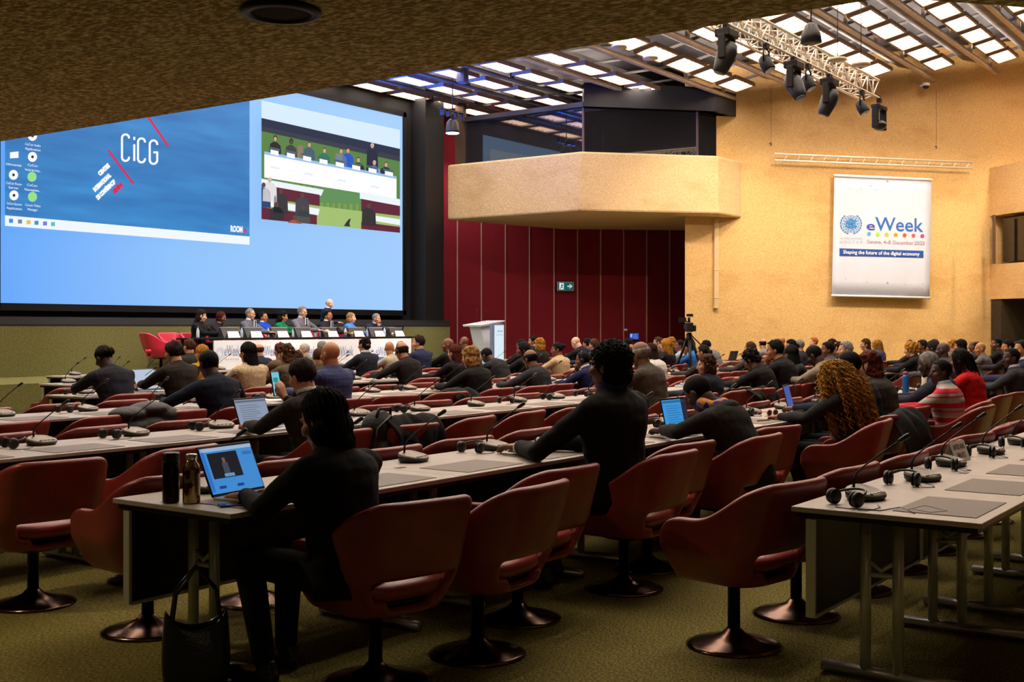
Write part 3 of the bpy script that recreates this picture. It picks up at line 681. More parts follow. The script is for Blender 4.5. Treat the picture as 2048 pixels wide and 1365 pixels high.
p = on_y(905, 262, 18.6); r = empty('hanging_spotlight', p, 0, 'glowing white spotlight cluster hanging left of the balcony by the screen', 'stage light')
mb = MB(); mb.lathe([(.08, .30), (.15, .22), (.18, 0), (.2, -.05)], n=20); mb.build('lamp_head', M_black, r)
mb = MB(); mb.lathe([(.05, -.052), (.17, -.054), (.16, -.07)], n=20); mb.build('lens', glow((255, 255, 255), 6), r)
mb = MB(); mb.tube([(0, 0, .3), (0, 0, .5)], .03, 6); mb.tube([(-.5, 0, .5), (.5, 0, .5)], .03, 6); mb.tube([(0, 0, .5), (0, 0, 1.6)], .015, 6)
for sx in (-.4, -.15, .15, .4): mb.box((sx, 0, .42), (.08, .12, .16))
mb.build('hanger', M_black, r)
p = on_y(925, 150, 17.85); mb = MB(); mb.box((0, 0, 0), (.32, .22, .40), 0, .3); o = mb.build('loudspeaker', mat('speaker_grey', (86, 84, 86), .6), bevel=.02); o.location = p
mb2 = MB(); mb2.tube([(0, 0, .19), (0, 0, .7)], .015, 6); mb2.build('bracket', M_black, o); tag(o, 'grey box loudspeaker hanging among ceiling panels left of centre', 'loudspeaker')
# loudspeaker recess in the soffit above the camera
p = at_z(562, 18, 2.75); r = empty('ceiling_speaker', (p.x, p.y, 2.74), 0, 'round dark speaker recessed in the concrete soffit at top left', 'ceiling speaker')
mb = MB(); mb.lathe([(.155, .005), (.155, -.012), (.12, -.016), (.12, .004)], n=32); mb.build('rim', M_black, r)
mb = MB(); mb.lathe([(.02, -.003), (.12, -.006), (.118, .006)], n=32); mb.build('grille', mat('speaker_grille', (26, 22, 18), .8, bump=.6, bscale=300), r)

# ------------------------------------------------------------------ tables
TL, TD, TH = 1.52, .77, .75
FR = {0: 1.15, 1: 3.68, 2: 6.28, 3: 8.72, 4: 11.2, 5: 13.7, 6: 16.0}
X0 = {0: 4.73, 1: 3.22, 2: 3.30, 3: 4.55, 4: 7.78, 5: 9.3, 6: 10.9}
X1 = {0: 10.9, 1: 19.5, 2: 28.2, 3: 27.4, 4: 27.6, 5: 26.2, 6: 25.9}
def make_table():
    r = empty('conference_table')
    mb = MB(); mb.b2((.003, 0, TH-.022), (TL-.003, TD, TH)); mb.build('tabletop', M_lam, r, bevel=.003)
    mb = MB(); mb.prism([(.02, .02), (TL-.02, .02), (TL-.02, TD-.02), (.02, TD-.02)], TH-.045, TH-.023); mb.build('underframe', M_black, r)
    for x in (.12, .88):
        mb = MB(); mb.b2((x, .05, TH), (x+.50, .38, TH+.003)); mb.build('desk_pad', M_pad, r)
    for x in (.26, TL-.26):
        for y in (.40, .54):
            mb = MB(); mb.tube([(x, y, .04), (x, y, TH-.04)], .024, 12); mb.build('post', M_post, r)
        mb = MB(); mb.tube([(x, .06, .03), (x, TD-.04, .03)], .026, 10); mb.build('foot', M_alu, r)
        mb = MB(); mb.tube([(x, .40, .52), (x, .47, .47), (x, .54, .52)], .012, 6); mb.tube([(x, .40, .45), (x, .54, .45)], .012, 6); mb.build('brace', M_post, r)
    mb = MB(); mb.b2((.03, TD-.09, .30), (TL-.03, TD-.07, TH-.05)); p = mb.build('modesty_panel', M_black, r)
    mb = MB(); mb.b2((.015, TD-.10, .29), (.03, TD-.06, TH-.05)); mb.b2((TL-.03, TD-.10, .29), (TL-.015, TD-.06, TH-.05)); mb.b2((.03, TD-.10, .285), (TL-.03, TD-.06, .30)); mb.build('panel_edge', M_post, p)
    mb = MB(); mb.b2((.05, .46, TH), (.11, .50, TH+.002)); mb.build('socket_plate', M_black, r)
    return r
# ------------------------------------------------------------------ chairs
def make_chair(name, Mx, base=True, Mi=None):
    Mi = Mi or Mx
    r = empty(name)
    S = []; plan = []                                   # plan curve from front left round the back to front right
    w2, yb, yf, rc = .285, -.27, .22, .15
    plan.append((-w2+.015, yf)); plan.append((-w2, yf-.06)); plan.append((-w2, yf-.16)); plan.append((-w2, yf-.26))
    for k in range(0, 7):
        t = k/6*PI/2; plan.append((-w2+rc-rc*math.cos(t), yb+rc-rc*math.sin(t)))
    for x in (-.09, -.045, 0): plan.append((x, yb-.006))
    plan = plan + [(-x, y) for x, y in plan[:-1][::-1]]
    cum = [0]
    for a, b_ in zip(plan[:-1], plan[1:]): cum.append(cum[-1]+math.dist(a, b_))
    mid = cum[-1]/2
    def top(s):
        d = abs(s-mid)
        if d < .20: return .815
        if d < .27: return .815-.03*((d-.20)/.07)**2
        if d < .46:
            t = (d-.27)/.19; return .785-(.785-.632)*(t*t*(3-2*t))**.85
        e = (mid-d)
        return .632-(.10*(1-e/.07)**2 if e < .07 else 0)-.0
    rows = [0, .10, .22, .40, .55, .75, .92, 1.0]
    vs = []
    for (x, y), c_ in zip(plan, cum):
        T = top(c_); d = abs(c_-mid)
        for i, f in enumerate(rows):
            zlo = [.335, .362, .40, .485][i] if i < 4 else .485+(T-.485)*(f-.40)/.60
            if i < 4: zz = zlo
            else: zz = zlo
            hh = (zz-.335)/.48
            taper = .72+.30*min(1, hh/.3)-.02+.07*max(0, hh-.3)
            if i == 0: taper = .66
            back = max(0, min(1, (-y-.05)/.2))
            yy = y*(.80+.2*min(1, hh/.3)) - back*.10*max(0, hh-.25)*1.3
            vs.append((x*taper, yy, zz))
    nr = len(rows); fs = []
    for i in range(len(plan)-1):
        dm = abs((cum[i]+cum[i+1])/2-mid)
        for j in range(nr-1):
            if (j == 2 and dm < .20) or (j == 1 and dm < .13): continue
            fs.append((i*nr+j, (i+1)*nr+j, (i+1)*nr+j+1, i*nr+j+1))
    me = bpy.data.meshes.new('shell'); me.from_pydata(vs, [], fs); me.update()
    me = evaluate(me, [('SOLIDIFY', dict(thickness=.05, offset=0)), ('SUBSURF', dict(levels=2))])
    me.polygons.foreach_set('use_smooth', [True]*len(me.polygons)); me.materials.clear()
    link('shell', me, Mx, r)
    mb = MB()
    def ring(z, s, f=1): return [(.235*s*math.copysign(abs(math.cos(t))**.6, math.cos(t)), -.012+.243*s*math.copysign(abs(math.sin(t))**.6, math.sin(t)), z) for t in [2*PI*k/24 for k in range(24)]]
    vs = []; prof = [(.385, .7), (.395, .93), (.42, 1.0), (.445, 1.0), (.462, .93), (.468, .7), (.466, .3)]
    for z, s in prof: vs += ring(z, s)
    fs = [(i*24+k, i*24+(k+1) % 24, (i+1)*24+(k+1) % 24, (i+1)*24+k) for i in range(len(prof)-1) for k in range(24)]+[tuple(range(24))[::-1], tuple(range(len(prof)*24-24, len(prof)*24))]
    mb.add(vs, fs, 0, True); mb.build('seat_cushion', Mi, r)
    mb = MB(); vs = []
    for z, s in ((.30, .45), (.32, .62), (.36, .80), (.39, .84)): vs += ring(z, s)
    fs = [(i*24+k, i*24+(k+1) % 24, (i+1)*24+(k+1) % 24, (i+1)*24+k) for i in range(3) for k in range(24)]+[tuple(range(24))[::-1], tuple(range(72, 96))]
    mb.add(vs, fs, 0, True); mb.build('underseat', M_black, r)
    mb = MB(); mb.lathe([(.03, .06), (.03, .30), (.06, .305), (.06, .31)], n=16); mb.build('column', M_black, r)
    mb = MB(); mb.lathe([(.222, 0), (.225, .008), (.20, .018), (.12, .035), (.055, .062), (.035, .085), (.03, .085)], n=40); mb.build('base_disc', M_bronze, r)
    return r
# ------------------------------------------------------------------ conference unit and headphones
def make_unit():
    r = empty('microphone_unit')
    def rg(k, z0, dz, n=24): return [(.098*k*math.copysign(abs(math.cos(t))**.8, math.cos(t)), .078*k*math.copysign(abs(math.sin(t))**.85, math.sin(t))+.004, z0+dz*(.5+.5*math.sin(t))) for t in [2*PI*q/n for q in range(n)]]
    def lf(rings, name, m, par):
        mb = MB(); vs = [v for q in rings for v in q]; n = 24; L = len(rings)
        mb.add(vs, [(i*n+k, i*n+(k+1) % n, (i+1)*n+(k+1) % n, (i+1)*n+k) for i in range(L-1) for k in range(n)]+[tuple(range(n))[::-1], tuple(range(L*n-n, L*n))], 0, True)
        return mb.build(name, m, par)
    lf([rg(.86, 0, 0), rg(.96, .008, .004), rg(1.0, .016, .022), rg(.985, .019, .026)], 'housing', M_plast, r)
    t = lf([rg(.985, .0195, .0265), rg(.96, .025, .029), rg(.78, .030, .031), rg(.70, .026, .029), rg(.3, .024, .029)], 'speaker_panel', M_unit, r)
    mb = MB()
    for k in range(4): mb.box((-.045+.03*k, -.052, .0345), (.018, .010, .005))
    mb.build('buttons', M_alu, t)
    P_ = [(-.03, .045, .045), (-.03, .045, .085), (-.022, .035, .115), (0, .0, .155), (.03, -.055, .205), (.065, -.12, .26)]
    mb = MB(); mb.tube(P_, [.007, .006, .0045, .004, .004, .004], 6); mb.build('gooseneck', M_black, r)
    mb = MB(); mb.cap((.066, -.122, .262), .010, (.082, -.15, .284), .012); mb.build('microphone', M_plast, r)
    return r
def make_phones():            # lying on their side: band in the table plane
    r = empty('headphones')
    mb = MB(); mb.tube([(.085*math.sin(t)-.02, .072*math.cos(t), .012+.018*math.sin(t)) for t in [PI*k/16 for k in range(17)]], .0055, 6); mb.build('headband', M_plast, r)
    for s in (-1, 1):
        mb = MB(); mb.lathe([(.018, -.014), (.031, -.011), (.034, 0), (.028, .010), (.014, .013)], n=16, M=Matrix.Translation((-.03, .070*s, .0)) @ Matrix.Rotation(PI/2*s, 4, 'X')); mb.build('ear_cup', M_plast, r)
        mb = MB(); mb.lathe([(.020, .012), (.032, .013), (.033, .019), (.016, .022)], n=16, M=Matrix.Translation((-.03, .070*s, .0)) @ Matrix.Rotation(PI/2*s, 4, 'X')); mb.build('ear_cushion', M_black, r)
    mb = MB(); mb.tube([(-.03, -.08, -.02), (-.07, -.11, -.030), (-.02, -.15, -.031), (.05, -.12, -.031), (.09, -.07, -.031)], .002, 5); mb.build('cable', M_black, r)
    return r

# ------------------------------------------------------------------ people
def dirv(yaw, pitch):     # yaw about z (0 = +Y, positive to the left), pitch down positive
    return Matrix.Rotation(yaw, 4, 'Z') @ Matrix.Rotation(-pitch, 4, 'X')
def hand(mb, wrist, fdir, up, side, curl=.35, rs=1.0):
    """palm, four bent fingers and a thumb; side=+1 thumb towards +x of the hand frame"""
    y = Vector(fdir).normalized(); z = Vector(up); z = (z-y*z.dot(y)).normalized(); x = y.cross(z)*1.0
    W = Vector(wrist); P = lambda a, b, c: W+x*a+y*b+z*c
    mb.cap(P(-.018, .01, 0), .017, P(-.024, .075, 0), .0135); mb.cap(P(.014, .01, 0), .018, P(.022, .075, 0), .0135); mb.cap(P(0, .02, 0), .018, P(0, .075, 0), .0135)
    for i, (ox, L) in enumerate(((-.033, .062), (-.011, .080), (.011, .074), (.032, .056))):
        ox *= side*-1; c1 = curl*.7; c2 = curl*1.6
        p0 = P(ox*.95, .078, .002); p1 = p0+(y*math.cos(c1)-z*math.sin(c1)+x*ox*2)*L*.5; p2 = p1+(y*math.cos(c2)-z*math.sin(c2))*L*.5
        mb.cap(p0, .0095*rs, p1, .0088*rs); mb.cap(p1, .0086*rs, p2, .0075*rs)
    tx = side*1
    t0 = P(.022*tx, .018, -.004); t1 = P(.048*tx, .048, -.012); t2 = P(.050*tx, .080, -.016)
    mb.cap(t0, .0125, t1, .0105); mb.cap(t1, .0105, t2, .009)
POSES = {
 'up': (6, 0, 4, 'table', 'table'), 'fwd': (17, 0, 12, 'table', 'table'), 'down': (26, 0, 36, 'table', 'table'), 'left': (10, 38, 4, 'table', 'table'),
 'right': (8, -42, 4, 'table', 'table'), 'chin': (20, 22, 10, 'chin', 'table'), 'lap': (-4, 0, 0, 'lap', 'lap'), 'lapl': (0, 30, 6, 'lap', 'lap'),
 'phone': (14, 0, 20, 'phone', 'table'), 'bow': (38, -6, 44, 'table', 'table'), 'wide': (22, -8, 14, 'wide', 'wide'), 'type': (12, 10, 18, 'type', 'type'),
 'write': (3, 6, 6, 'table', 'ahead'), 'turn': (12, -62, 6, 'table', 'table'), 'stand': (10, -30, 12, 'hold', 'hang'), 'sleft': (6, 24, 12, 'table', 'table'), 'sright': (6, -28, 8, 'table', 'table'),
 'hips': (22, 20, 30, 'table', 'table'),
}
FIG = {}
def figure(pose, vox=.0085):
    key = (pose, vox)
    if key in FIG: return FIG[key]
    lean, hy, hp, ra, la = POSES[pose]; lean = math.radians(lean); hy = math.radians(hy); hp = math.radians(hp)
    stand = pose == 'stand'; hz = .94 if stand else .52; hy0 = 0 if stand else -.07
    # spine
    pts = []; y, z = hy0, hz; N = 12; H = .50
    for i in range(N+1):
        h = H*i/N; a = lean*(.5+.8*h/H); pts.append((h, Vector((0, y, z)), a)); y += math.sin(a)*H/N; z += math.cos(a)*H/N
    def S(h):
        if h < 0: return Vector((0, hy0, hz+h)), lean*.3
        f = min(h/H*N, N); i = min(int(f), N-1); t = f-i; return pts[i][1].lerp(pts[i+1][1], t)+(Vector((0, math.sin(pts[-1][2]), math.cos(pts[-1][2])))*(h-H) if h > H else Vector()), pts[i][2]
    def ringat(h, rx, ry, k=1, dy=0):
        c, a = S(h); u = Vector((0, math.cos(a), -math.sin(a))); return (c+u*dy, Vector((rx*k, 0, 0)), u*ry*k)
    prof = [(-.10, .15, .12, 0), (-.04, .178, .145, 0), (.06, .172, .14, 0), (.16, .158, .125, .005), (.26, .178, .132, .01), (.34, .202, .142, .01), (.405, .214, .130, .0), (.45, .196, .108, -.005), (.482, .135, .084, -.005), (.51, .065, .06, 0)]
    nb, na = S(.50); nd = na*.6+hp*.35
    hc = nb+Vector((0, math.sin(nd), math.cos(nd)))*.136+Vector((0, .018, 0))
    Hm = Matrix.Translation(hc) @ Matrix.Rotation(hy, 4, 'Z') @ Matrix.Rotation(-hp, 4, 'X')
    # arms
    arms = []
    for sd, kind in ((1, ra), (-1, la)):
        sc_, a = S(.425); sh = sc_+Vector((.200*sd, -.005, 0)); ty = .79 if pose != 'write' else .715; ez = .80 if pose != 'write' else .725
        if kind == 'table': el = Vector((.275*sd, min(sh.y+.20, .32), ez if sh.z > .86 else .78)); wr_ = Vector((.12*sd, .52, ty)); fd = Vector((-.6*sd, .9, -.05))
        elif kind == 'wide': el = Vector((.40*sd, min(sh.y+.14, .36), .80)); wr_ = Vector((.20*sd, .52, ty)); fd = Vector((-.9*sd, .5, -.05))
        elif kind == 'type': el = Vector((.23*sd, .20, .78)); wr_ = Vector((.095*sd+.035, .49, .80)); fd = Vector((-.15*sd-.1, 1, -.16))
        elif kind == 'ahead': el = Vector((.26*sd, .22, ez)); wr_ = Vector((.06*sd, .49, ty)); fd = Vector((-.1*sd, 1, 0))
        elif kind == 'reach': el = Vector((.30*sd, .24, .80)); wr_ = Vector((.09*sd, .46, ty+.01)); fd = Vector((-.9*sd, .7, -.1))
        elif kind == 'lap': el = Vector((.26*sd, sh.y+.0, .70)); wr_ = Vector((.10*sd, sh.y+.26, .64)); fd = Vector((-.6*sd, .7, -.1))
        elif kind == 'chin': el = Vector((.20*sd, sh.y+.22, .81)); wr_ = Hm @ Vector((.045*sd, .10, -.16)); fd = Hm.to_3x3() @ Vector((-.2*sd, -.1, 1))
        elif kind == 'phone': el = Vector((.27*sd, sh.y+.15, .80)); wr_ = Vector((.10*sd, sh.y+.36, .98)); fd = Vector((-.2*sd, .3, 1))
        elif kind == 'hold': el = Vector((.27*sd, .10, 1.10)); wr_ = Vector((.16*sd, .34, 1.10)); fd = Vector((-.3*sd, 1, 0))
        else: el = Vector((.26*sd, -.02, 1.14)); wr_ = Vector((.28*sd, .06, .90)); fd = Vector((0, .1, -1))
        arms.append((sd, sh, el, wr_, fd))
    # legs
    if stand: legs = [(sd, Vector((.09*sd, 0, .92)), Vector((.10*sd, .02, .50)), Vector((.10*sd, -.01, .09)), Vector((.12*sd, .16, .035))) for sd in (1, -1)]
    else: legs = [(sd, Vector((.09*sd, 0, .515)), Vector((.12*sd, .40, .53)), Vector((.12*sd, .36+.06*sd, .09)), Vector((.14*sd, .54+.06*sd, .04))) for sd in (1, -1)]
    # ---- body
    mb = MB()
    mb.loft([ringat(h, rx, ry, .86, dy) for h, rx, ry, dy in prof])
    mb.cap(S(.47)[0], .066, hc+(Hm.to_3x3() @ Vector((0, -.025, -.055))), .056)
    R3 = Hm.to_3x3()
    def he(c, r, tilt=0): mb.ell(Hm @ Vector(c), r, 20, 14, M=R3 @ Matrix.Rotation(tilt, 3, 'X'))
    he((0, -.012, .030), (.075, .095, .088)); he((0, .022, -.02), (.064, .072, .085)); he((0, .034, -.078), (.047, .048, .034)); he((0, .062, -.098), (.022, .022, .018))
    mb.cap(Hm @ Vector((0, .090, .008)), .009, Hm @ Vector((0, .106, -.028)), .0125); he((0, .094, -.034), (.019, .012, .009))
    mb.cap(Hm @ Vector((-.034, .079, .026)), .009, Hm @ Vector((.034, .079, .026)), .009)
    he((0, .078, -.062), (.026, .018, .0065)); he((0, .076, -.072), (.022, .018, .007))
    for s in (-1, 1):
        he((.078*s, -.008, -.008), (.010, .019, .032), -.15); he((.073*s, -.004, -.034), (.008, .010, .012)); he((.042*s, .055, -.022), (.026, .030, .028))
    for sd, sh, el, wr_, fd in arms:
        mb.cap(sh, .046, el, .037); mb.cap(el, .037, wr_, .025); hand(mb, wr_, fd, (0, 0, 1) if abs(Vector(fd).normalized().z) < .8 else (0, -1, 0), -sd, .45 if pose != 'chin' else 1.0)
    for sd, hp_, kn, an, toe in legs: mb.cap(hp_, .075, kn, .052); mb.cap(kn, .052, an, .034); mb.cap(an-Vector((0, .02, .02)), .034, toe, .028)
    body = blob(mb, vox, 2, .4)
    for _ in range(3): body.materials.append(None)
    body.materials.clear()
    HI = Hm.inverted()
    for m_ in (M_eye, M_eye, M_eye): body.materials.append(m_)
    mi = []
    for p in body.polygons:
        c = HI @ p.center; k = 0
        if c.y > .05:
            for s in (-1, 1):
                if ((c.x-.031*s)/.0135)**2+((c.z-.006)/.0065)**2 < 1: k = 1
            if abs(c.x) < .022 and -.077 < c.z < -.058 and c.y > .08: k = 2
        mi.append(k)
    body.polygons.foreach_set('material_index', mi)
    # ---- jacket
    mb = MB(); mb.loft([ringat(h, rx+.012, ry+.012, 1, dy) for h, rx, ry, dy in prof[:-1]]+[ringat(.515, .084, .076), ringat(.535, .072, .068)])
    mb.cap(S(.435)[0]+Vector((-.180, -.01, 0)), .068, S(.435)[0]+Vector((.180, -.01, 0)), .068)
    for sd, sh, el, wr_, fd in arms:
        mb.cap(sh, .066, sh.lerp(el, .55), .058); mb.cap(sh.lerp(el, .5), .058, el, .051); mb.cap(el, .051, el.lerp(wr_, .5), .046); e = wr_-el; mb.cap(el.lerp(wr_, .4), .047, wr_-e.normalized()*.025, .037)
    mb.loft([ringat(-.16, .19, .155), ringat(-.10, .195, .16), ringat(.02, .19, .155), ringat(.1, .17, .14)]) if stand else None
    jac = blob(mb, max(vox, .010), 4, .5)
    nrm = [v.normal.copy() for v in jac.vertices]
    for v, vn in zip(jac.vertices, nrm):
        p = v.co.copy(); n = noise.noise(p*9+Vector((3, 1, 7)))*.006+noise.noise(Vector((p.x*6, p.y*6, p.z*22)))*.005; v.co = p+vn*n
    # ---- trousers
    mb = MB(); mb.loft([ringat(-.09, .165, .14), ringat(-.03, .182, .15), ringat(.05, .17, .14)])
    for sd, hp_, kn, an, toe in legs: mb.cap(hp_, .092, kn, .068); mb.cap(kn, .068, an+Vector((0, 0, .02)), .050)
    tro = blob(mb, .014, 3, .5)
    sho = []
    for sd, hp_, kn, an, toe in legs:
        mb = MB(); mb.cap(an+Vector((0, -.035, -.045)), .042, toe, .036); mb.cap(an+Vector((0, -.02, 0)), .04, an+Vector((0, 0, -.03)), .042)
        sho.append(blob(mb, .012, 2, .5))
    mb = MB(); c, a = S(.532); ax = Vector((0, math.sin(a), math.cos(a))); u = Vector((0, math.cos(a), -math.sin(a)))
    mb.loft([(c-ax*.03, Vector((.080, 0, 0)), u*.076), (c+ax*.005, Vector((.070, 0, 0)), u*.068), (c+ax*.024, Vector((.066, 0, 0)), u*.064), (c+ax*.024, Vector((.060, 0, 0)), u*.058)], 24)
    colr = mb.mesh('c'); colr.materials.clear()
    FIG[key] = dict(body=body, jacket=jac, trousers=tro, shoes=sho, collar=colr, Hm=Hm, arms=arms, S=S)
    return FIG[key]

HAIR = {}
def hair(kind, seed=0):
    key = (kind, seed)
    if key in HAIR: return HAIR[key]
    mb = MB(); amp, fr, vox = .005, 18, .008
    def dome(e=0, fz=0, back=0):
        # scalp cap: profile rings from the hairline up, cut away over the face
        vs = []; fs = []; n, m = 36, 14
        for i in range(m+1):
            for k in range(n):
                ph = 2*PI*k/n; cf = math.cos(ph)     # cf=1 is the face side
                low = -.90 if cf < -.35 else (-.90+(cf+.35)*1.15 if cf < .25 else (-.21+(cf-.25)*1.95 if cf < .68 else .63))
                if kind == 'fringe_low': low = min(low, .35)
                th0 = math.asin(max(-.93, min(.95, low+fz)))*1.0; th = th0+(PI/2-th0)*i/m
                r = 1+e
                ct = max(math.cos(th), .62) if th < 0 else math.cos(th)
                v = Vector((math.sin(ph)*.079*r*ct, -.012+cf*.099*r*ct, .028+.094*r*math.sin(th)))
                t = noise.noise(v*fr+Vector((seed*3.1, 0, 0)))*amp*2; vs.append(v*(1+t*6))
        fs = [(i*n+k, i*n+(k+1) % n, (i+1)*n+(k+1) % n, (i+1)*n+k) for i in range(m) for k in range(n)]
        mb.add(vs, fs, 0, True)
    if kind in ('crop', 'short', 'crown', 'shave'):
        e = {'crop': .035, 'short': .10, 'crown': .10, 'shave': .012}[kind]; amp = {'crop': .003, 'short': .010, 'crown': .008, 'shave': .0005}[kind]; fr = 30
        dome(e)
        me = mb.mesh('hair'); me = evaluate(me, [('SOLIDIFY', dict(thickness=.010, offset=-1))])
        me.polygons.foreach_set('use_smooth', [True]*len(me.polygons)); me.materials.clear(); HAIR[key] = me; return me
    if kind == 'fringe':      # ring of hair round a bald crown
        n = 40; vs = []
        for j, (z, e) in enumerate(((-.055, 1.03), (-.02, 1.07), (.02, 1.07), (.045, 1.03), (.05, .95))):
            for k in range(n):
                ph = 2*PI*k/(n-1)*.74+PI*.26; th = math.asin(max(-1, min(1, (z-.028)/.094))); 
                v = Vector((math.sin(ph)*.079*e*math.cos(th), -.012+math.cos(ph)*.099*e*math.cos(th), z)); vs.append(v+v.normalized()*noise.noise(v*40)*.004)
        mb.add(vs, [(j*n+k, j*n+k+1, (j+1)*n+k+1, (j+1)*n+k) for j in range(4) for k in range(n-1)], 0, True)
        me = evaluate(mb.mesh('hair'), [('SOLIDIFY', dict(thickness=.006, offset=-1))]); me.polygons.foreach_set('use_smooth', [True]*len(me.polygons)); me.materials.clear(); HAIR[key] = me; return me
    if kind == 'braids' or kind == 'curls':
        rnd = random.Random(5+seed); n = 95 if kind == 'braids' else 560
        mb.ell((0, -.02, .035), (.086, .098, .094)) 
        for i in range(n):
            ph = rnd.uniform(-PI, PI); 
            if abs(ph) < .75: ph = math.copysign(.75+rnd.random()*.8, ph)
            th = rnd.uniform(-.1, 1.45); d = Vector((math.sin(ph)*math.cos(th), math.cos(ph)*math.cos(th), math.sin(th)))
            p = Vector((d.x*.082, -.015+d.y*.10, .03+d.z*.09)); L = rnd.uniform(.30, .42) if kind == 'braids' else rnd.uniform(.28, .56)
            out = (.030 if kind == 'braids' else .17)*rnd.uniform(.5, 1); path = []; q = p.copy(); st = 10 if kind == 'braids' else 40; a0 = rnd.random()*6; hx = .003 if kind == 'braids' else rnd.uniform(.009, .015)
            for k in range(st+1):
                t = k/st; hor = Vector((d.x, d.y if d.y < .2 else .0, 0)); hor = hor.normalized() if hor.length > .01 else Vector((0, -1, 0))
                base = p+hor*out*math.sin(min(1, t*1.6)*PI/2)+Vector((0, -.03*t, -L*t**1.15+.035*math.sin(min(1, t*3)*PI)))
                w_ = a0+k*(1.3 if kind == 'curls' else .8); path.append(base+Vector((math.cos(w_), math.sin(w_), .3*math.sin(w_)))*hx)
            mb.tube(path, (.0055 if kind == 'braids' else .0042), 4 if kind == 'braids' else 3, cap=False)
        me = mb.mesh('hair', False); me.materials.clear(); HAIR[key] = me; return me
    if kind == 'afro': mb.ell((0, -.026, .036), (.106, .116, .108)); mb.ell((0, -.045, -.045), (.096, .082, .085)); amp, fr, vox = .008, 85, .005
    if kind == 'curly': mb.ell((0, -.022, .045), (.104, .112, .102)); mb.ell((0, -.07, -.02), (.09, .05, .07)); amp, fr = .016, 30
    if kind == 'bun': mb.ell((0, -.014, .036), (.083, .101, .093)); mb.ell((0, -.125, -.005), (.045, .04, .042)); amp = .003
    if kind == 'topbun': mb.ell((0, -.014, .036), (.083, .101, .093)); mb.ell((0, -.11, .05), (.04, .04, .04)); amp = .003
    if kind == 'bob': mb.ell((0, -.022, .040), (.095, .108, .098)); mb.ell((0, -.035, -.045), (.100, .088, .105)); mb.ell((0, -.055, -.10), (.085, .062, .07)); amp = .005
    if kind == 'wavybob': mb.ell((0, -.02, .040), (.093, .108, .096)); mb.ell((0, -.04, -.055), (.108, .085, .10)); amp, fr = .014, 24
    if kind in ('long', 'wavy'):
        mb.ell((0, -.018, .038), (.088, .106, .096)); mb.ell((0, -.045, -.05), (.088, .07, .10)); mb.loft([(Vector((0, -.06, 0)), Vector((.075, 0, 0)), Vector((0, .05, 0))), (Vector((0, -.085, -.12)), Vector((.085, 0, 0)), Vector((0, .035, 0))), (Vector((0, -.105, -.25)), Vector((.07, 0, 0)), Vector((0, .028, 0))), (Vector((0, -.11, -.34)), Vector((.035, 0, 0)), Vector((0, .015, 0)))])
        amp, fr = (.004, 16) if kind == 'long' else (.013, 26)
    if kind == 'scarf': mb.ell((0, -.012, .030), (.092, .112, .102)); mb.ell((0, -.02, -.09), (.085, .085, .09)); amp = .003
    me = blob(mb, vox, 2, .4)
    face = []
    vs = []
    nrm = [v.normal.copy() for v in me.vertices]
    for v, vn in zip(me.vertices, nrm):
        p = v.co.copy(); p += vn*(noise.noise(p*fr+Vector((seed*2.3, 0, 0)))*amp*1.4+noise.noise(p*fr*2.3)*amp*.6)
        if kind in ('long', 'wavy', 'bob', 'wavybob', 'bun'): p += vn*.004*math.sin(math.atan2(p.x, -p.y-.02)*26)
        v.co = p
    bm = bmesh.new(); bm.from_mesh(me); dele = []
    yl = .045
    for v in bm.verts:
        p = v.co
        lim = .072-.25*abs(p.x) if kind != 'scarf' else .070
        if p.y > .035 and p.z < lim and abs(p.x) < (.078 if kind != 'scarf' else .060) and p.z > -.12: dele.append(v)
    bmesh.ops.delete(bm, geom=dele, context='VERTS'); bm.to_mesh(me); bm.free()
    me = evaluate(me, [('SOLIDIFY', dict(thickness=.008, offset=-1))]); me.polygons.foreach_set('use_smooth', [True]*len(me.polygons)); me.materials.clear()
    HAIR[key] = me; return me
GL = None
def glasses_mesh():
    global GL
    if GL: return GL
    mb = MB()
    for s in (-1, 1):
        mb.tube([(.032*s+.021*math.cos(t), .098, .004+.016*math.sin(t)) for t in [2*PI*k/12 for k in range(13)]], .0022, 5)
        mb.tube([(.052*s, .098, .008), (.074*s, .07, .008), (.080*s, -.01, .004)], .002, 5)
    mb.tube([(-.011, .1, .006), (.011, .1, .006)], .002, 5); GL = mb.mesh('glasses'); GL.materials.clear(); return GL
HS = None
def headset_mesh():
    global HS
    if HS: return HS
    mb = MB(); mb.tube([(.088*math.cos(t), -.012, .03+.10*math.sin(t)) for t in [PI*k/16 for k in range(17)]], .0055, 6)
    for s in (-1, 1): mb.cap((.088*s, -.01, .03), .005, (.088*s, -.01, 0), .005); mb.ell((.091*s, -.008, -.008), (.014, .030, .034))
    HS = mb.mesh('headset'); HS.materials.clear(); return HS

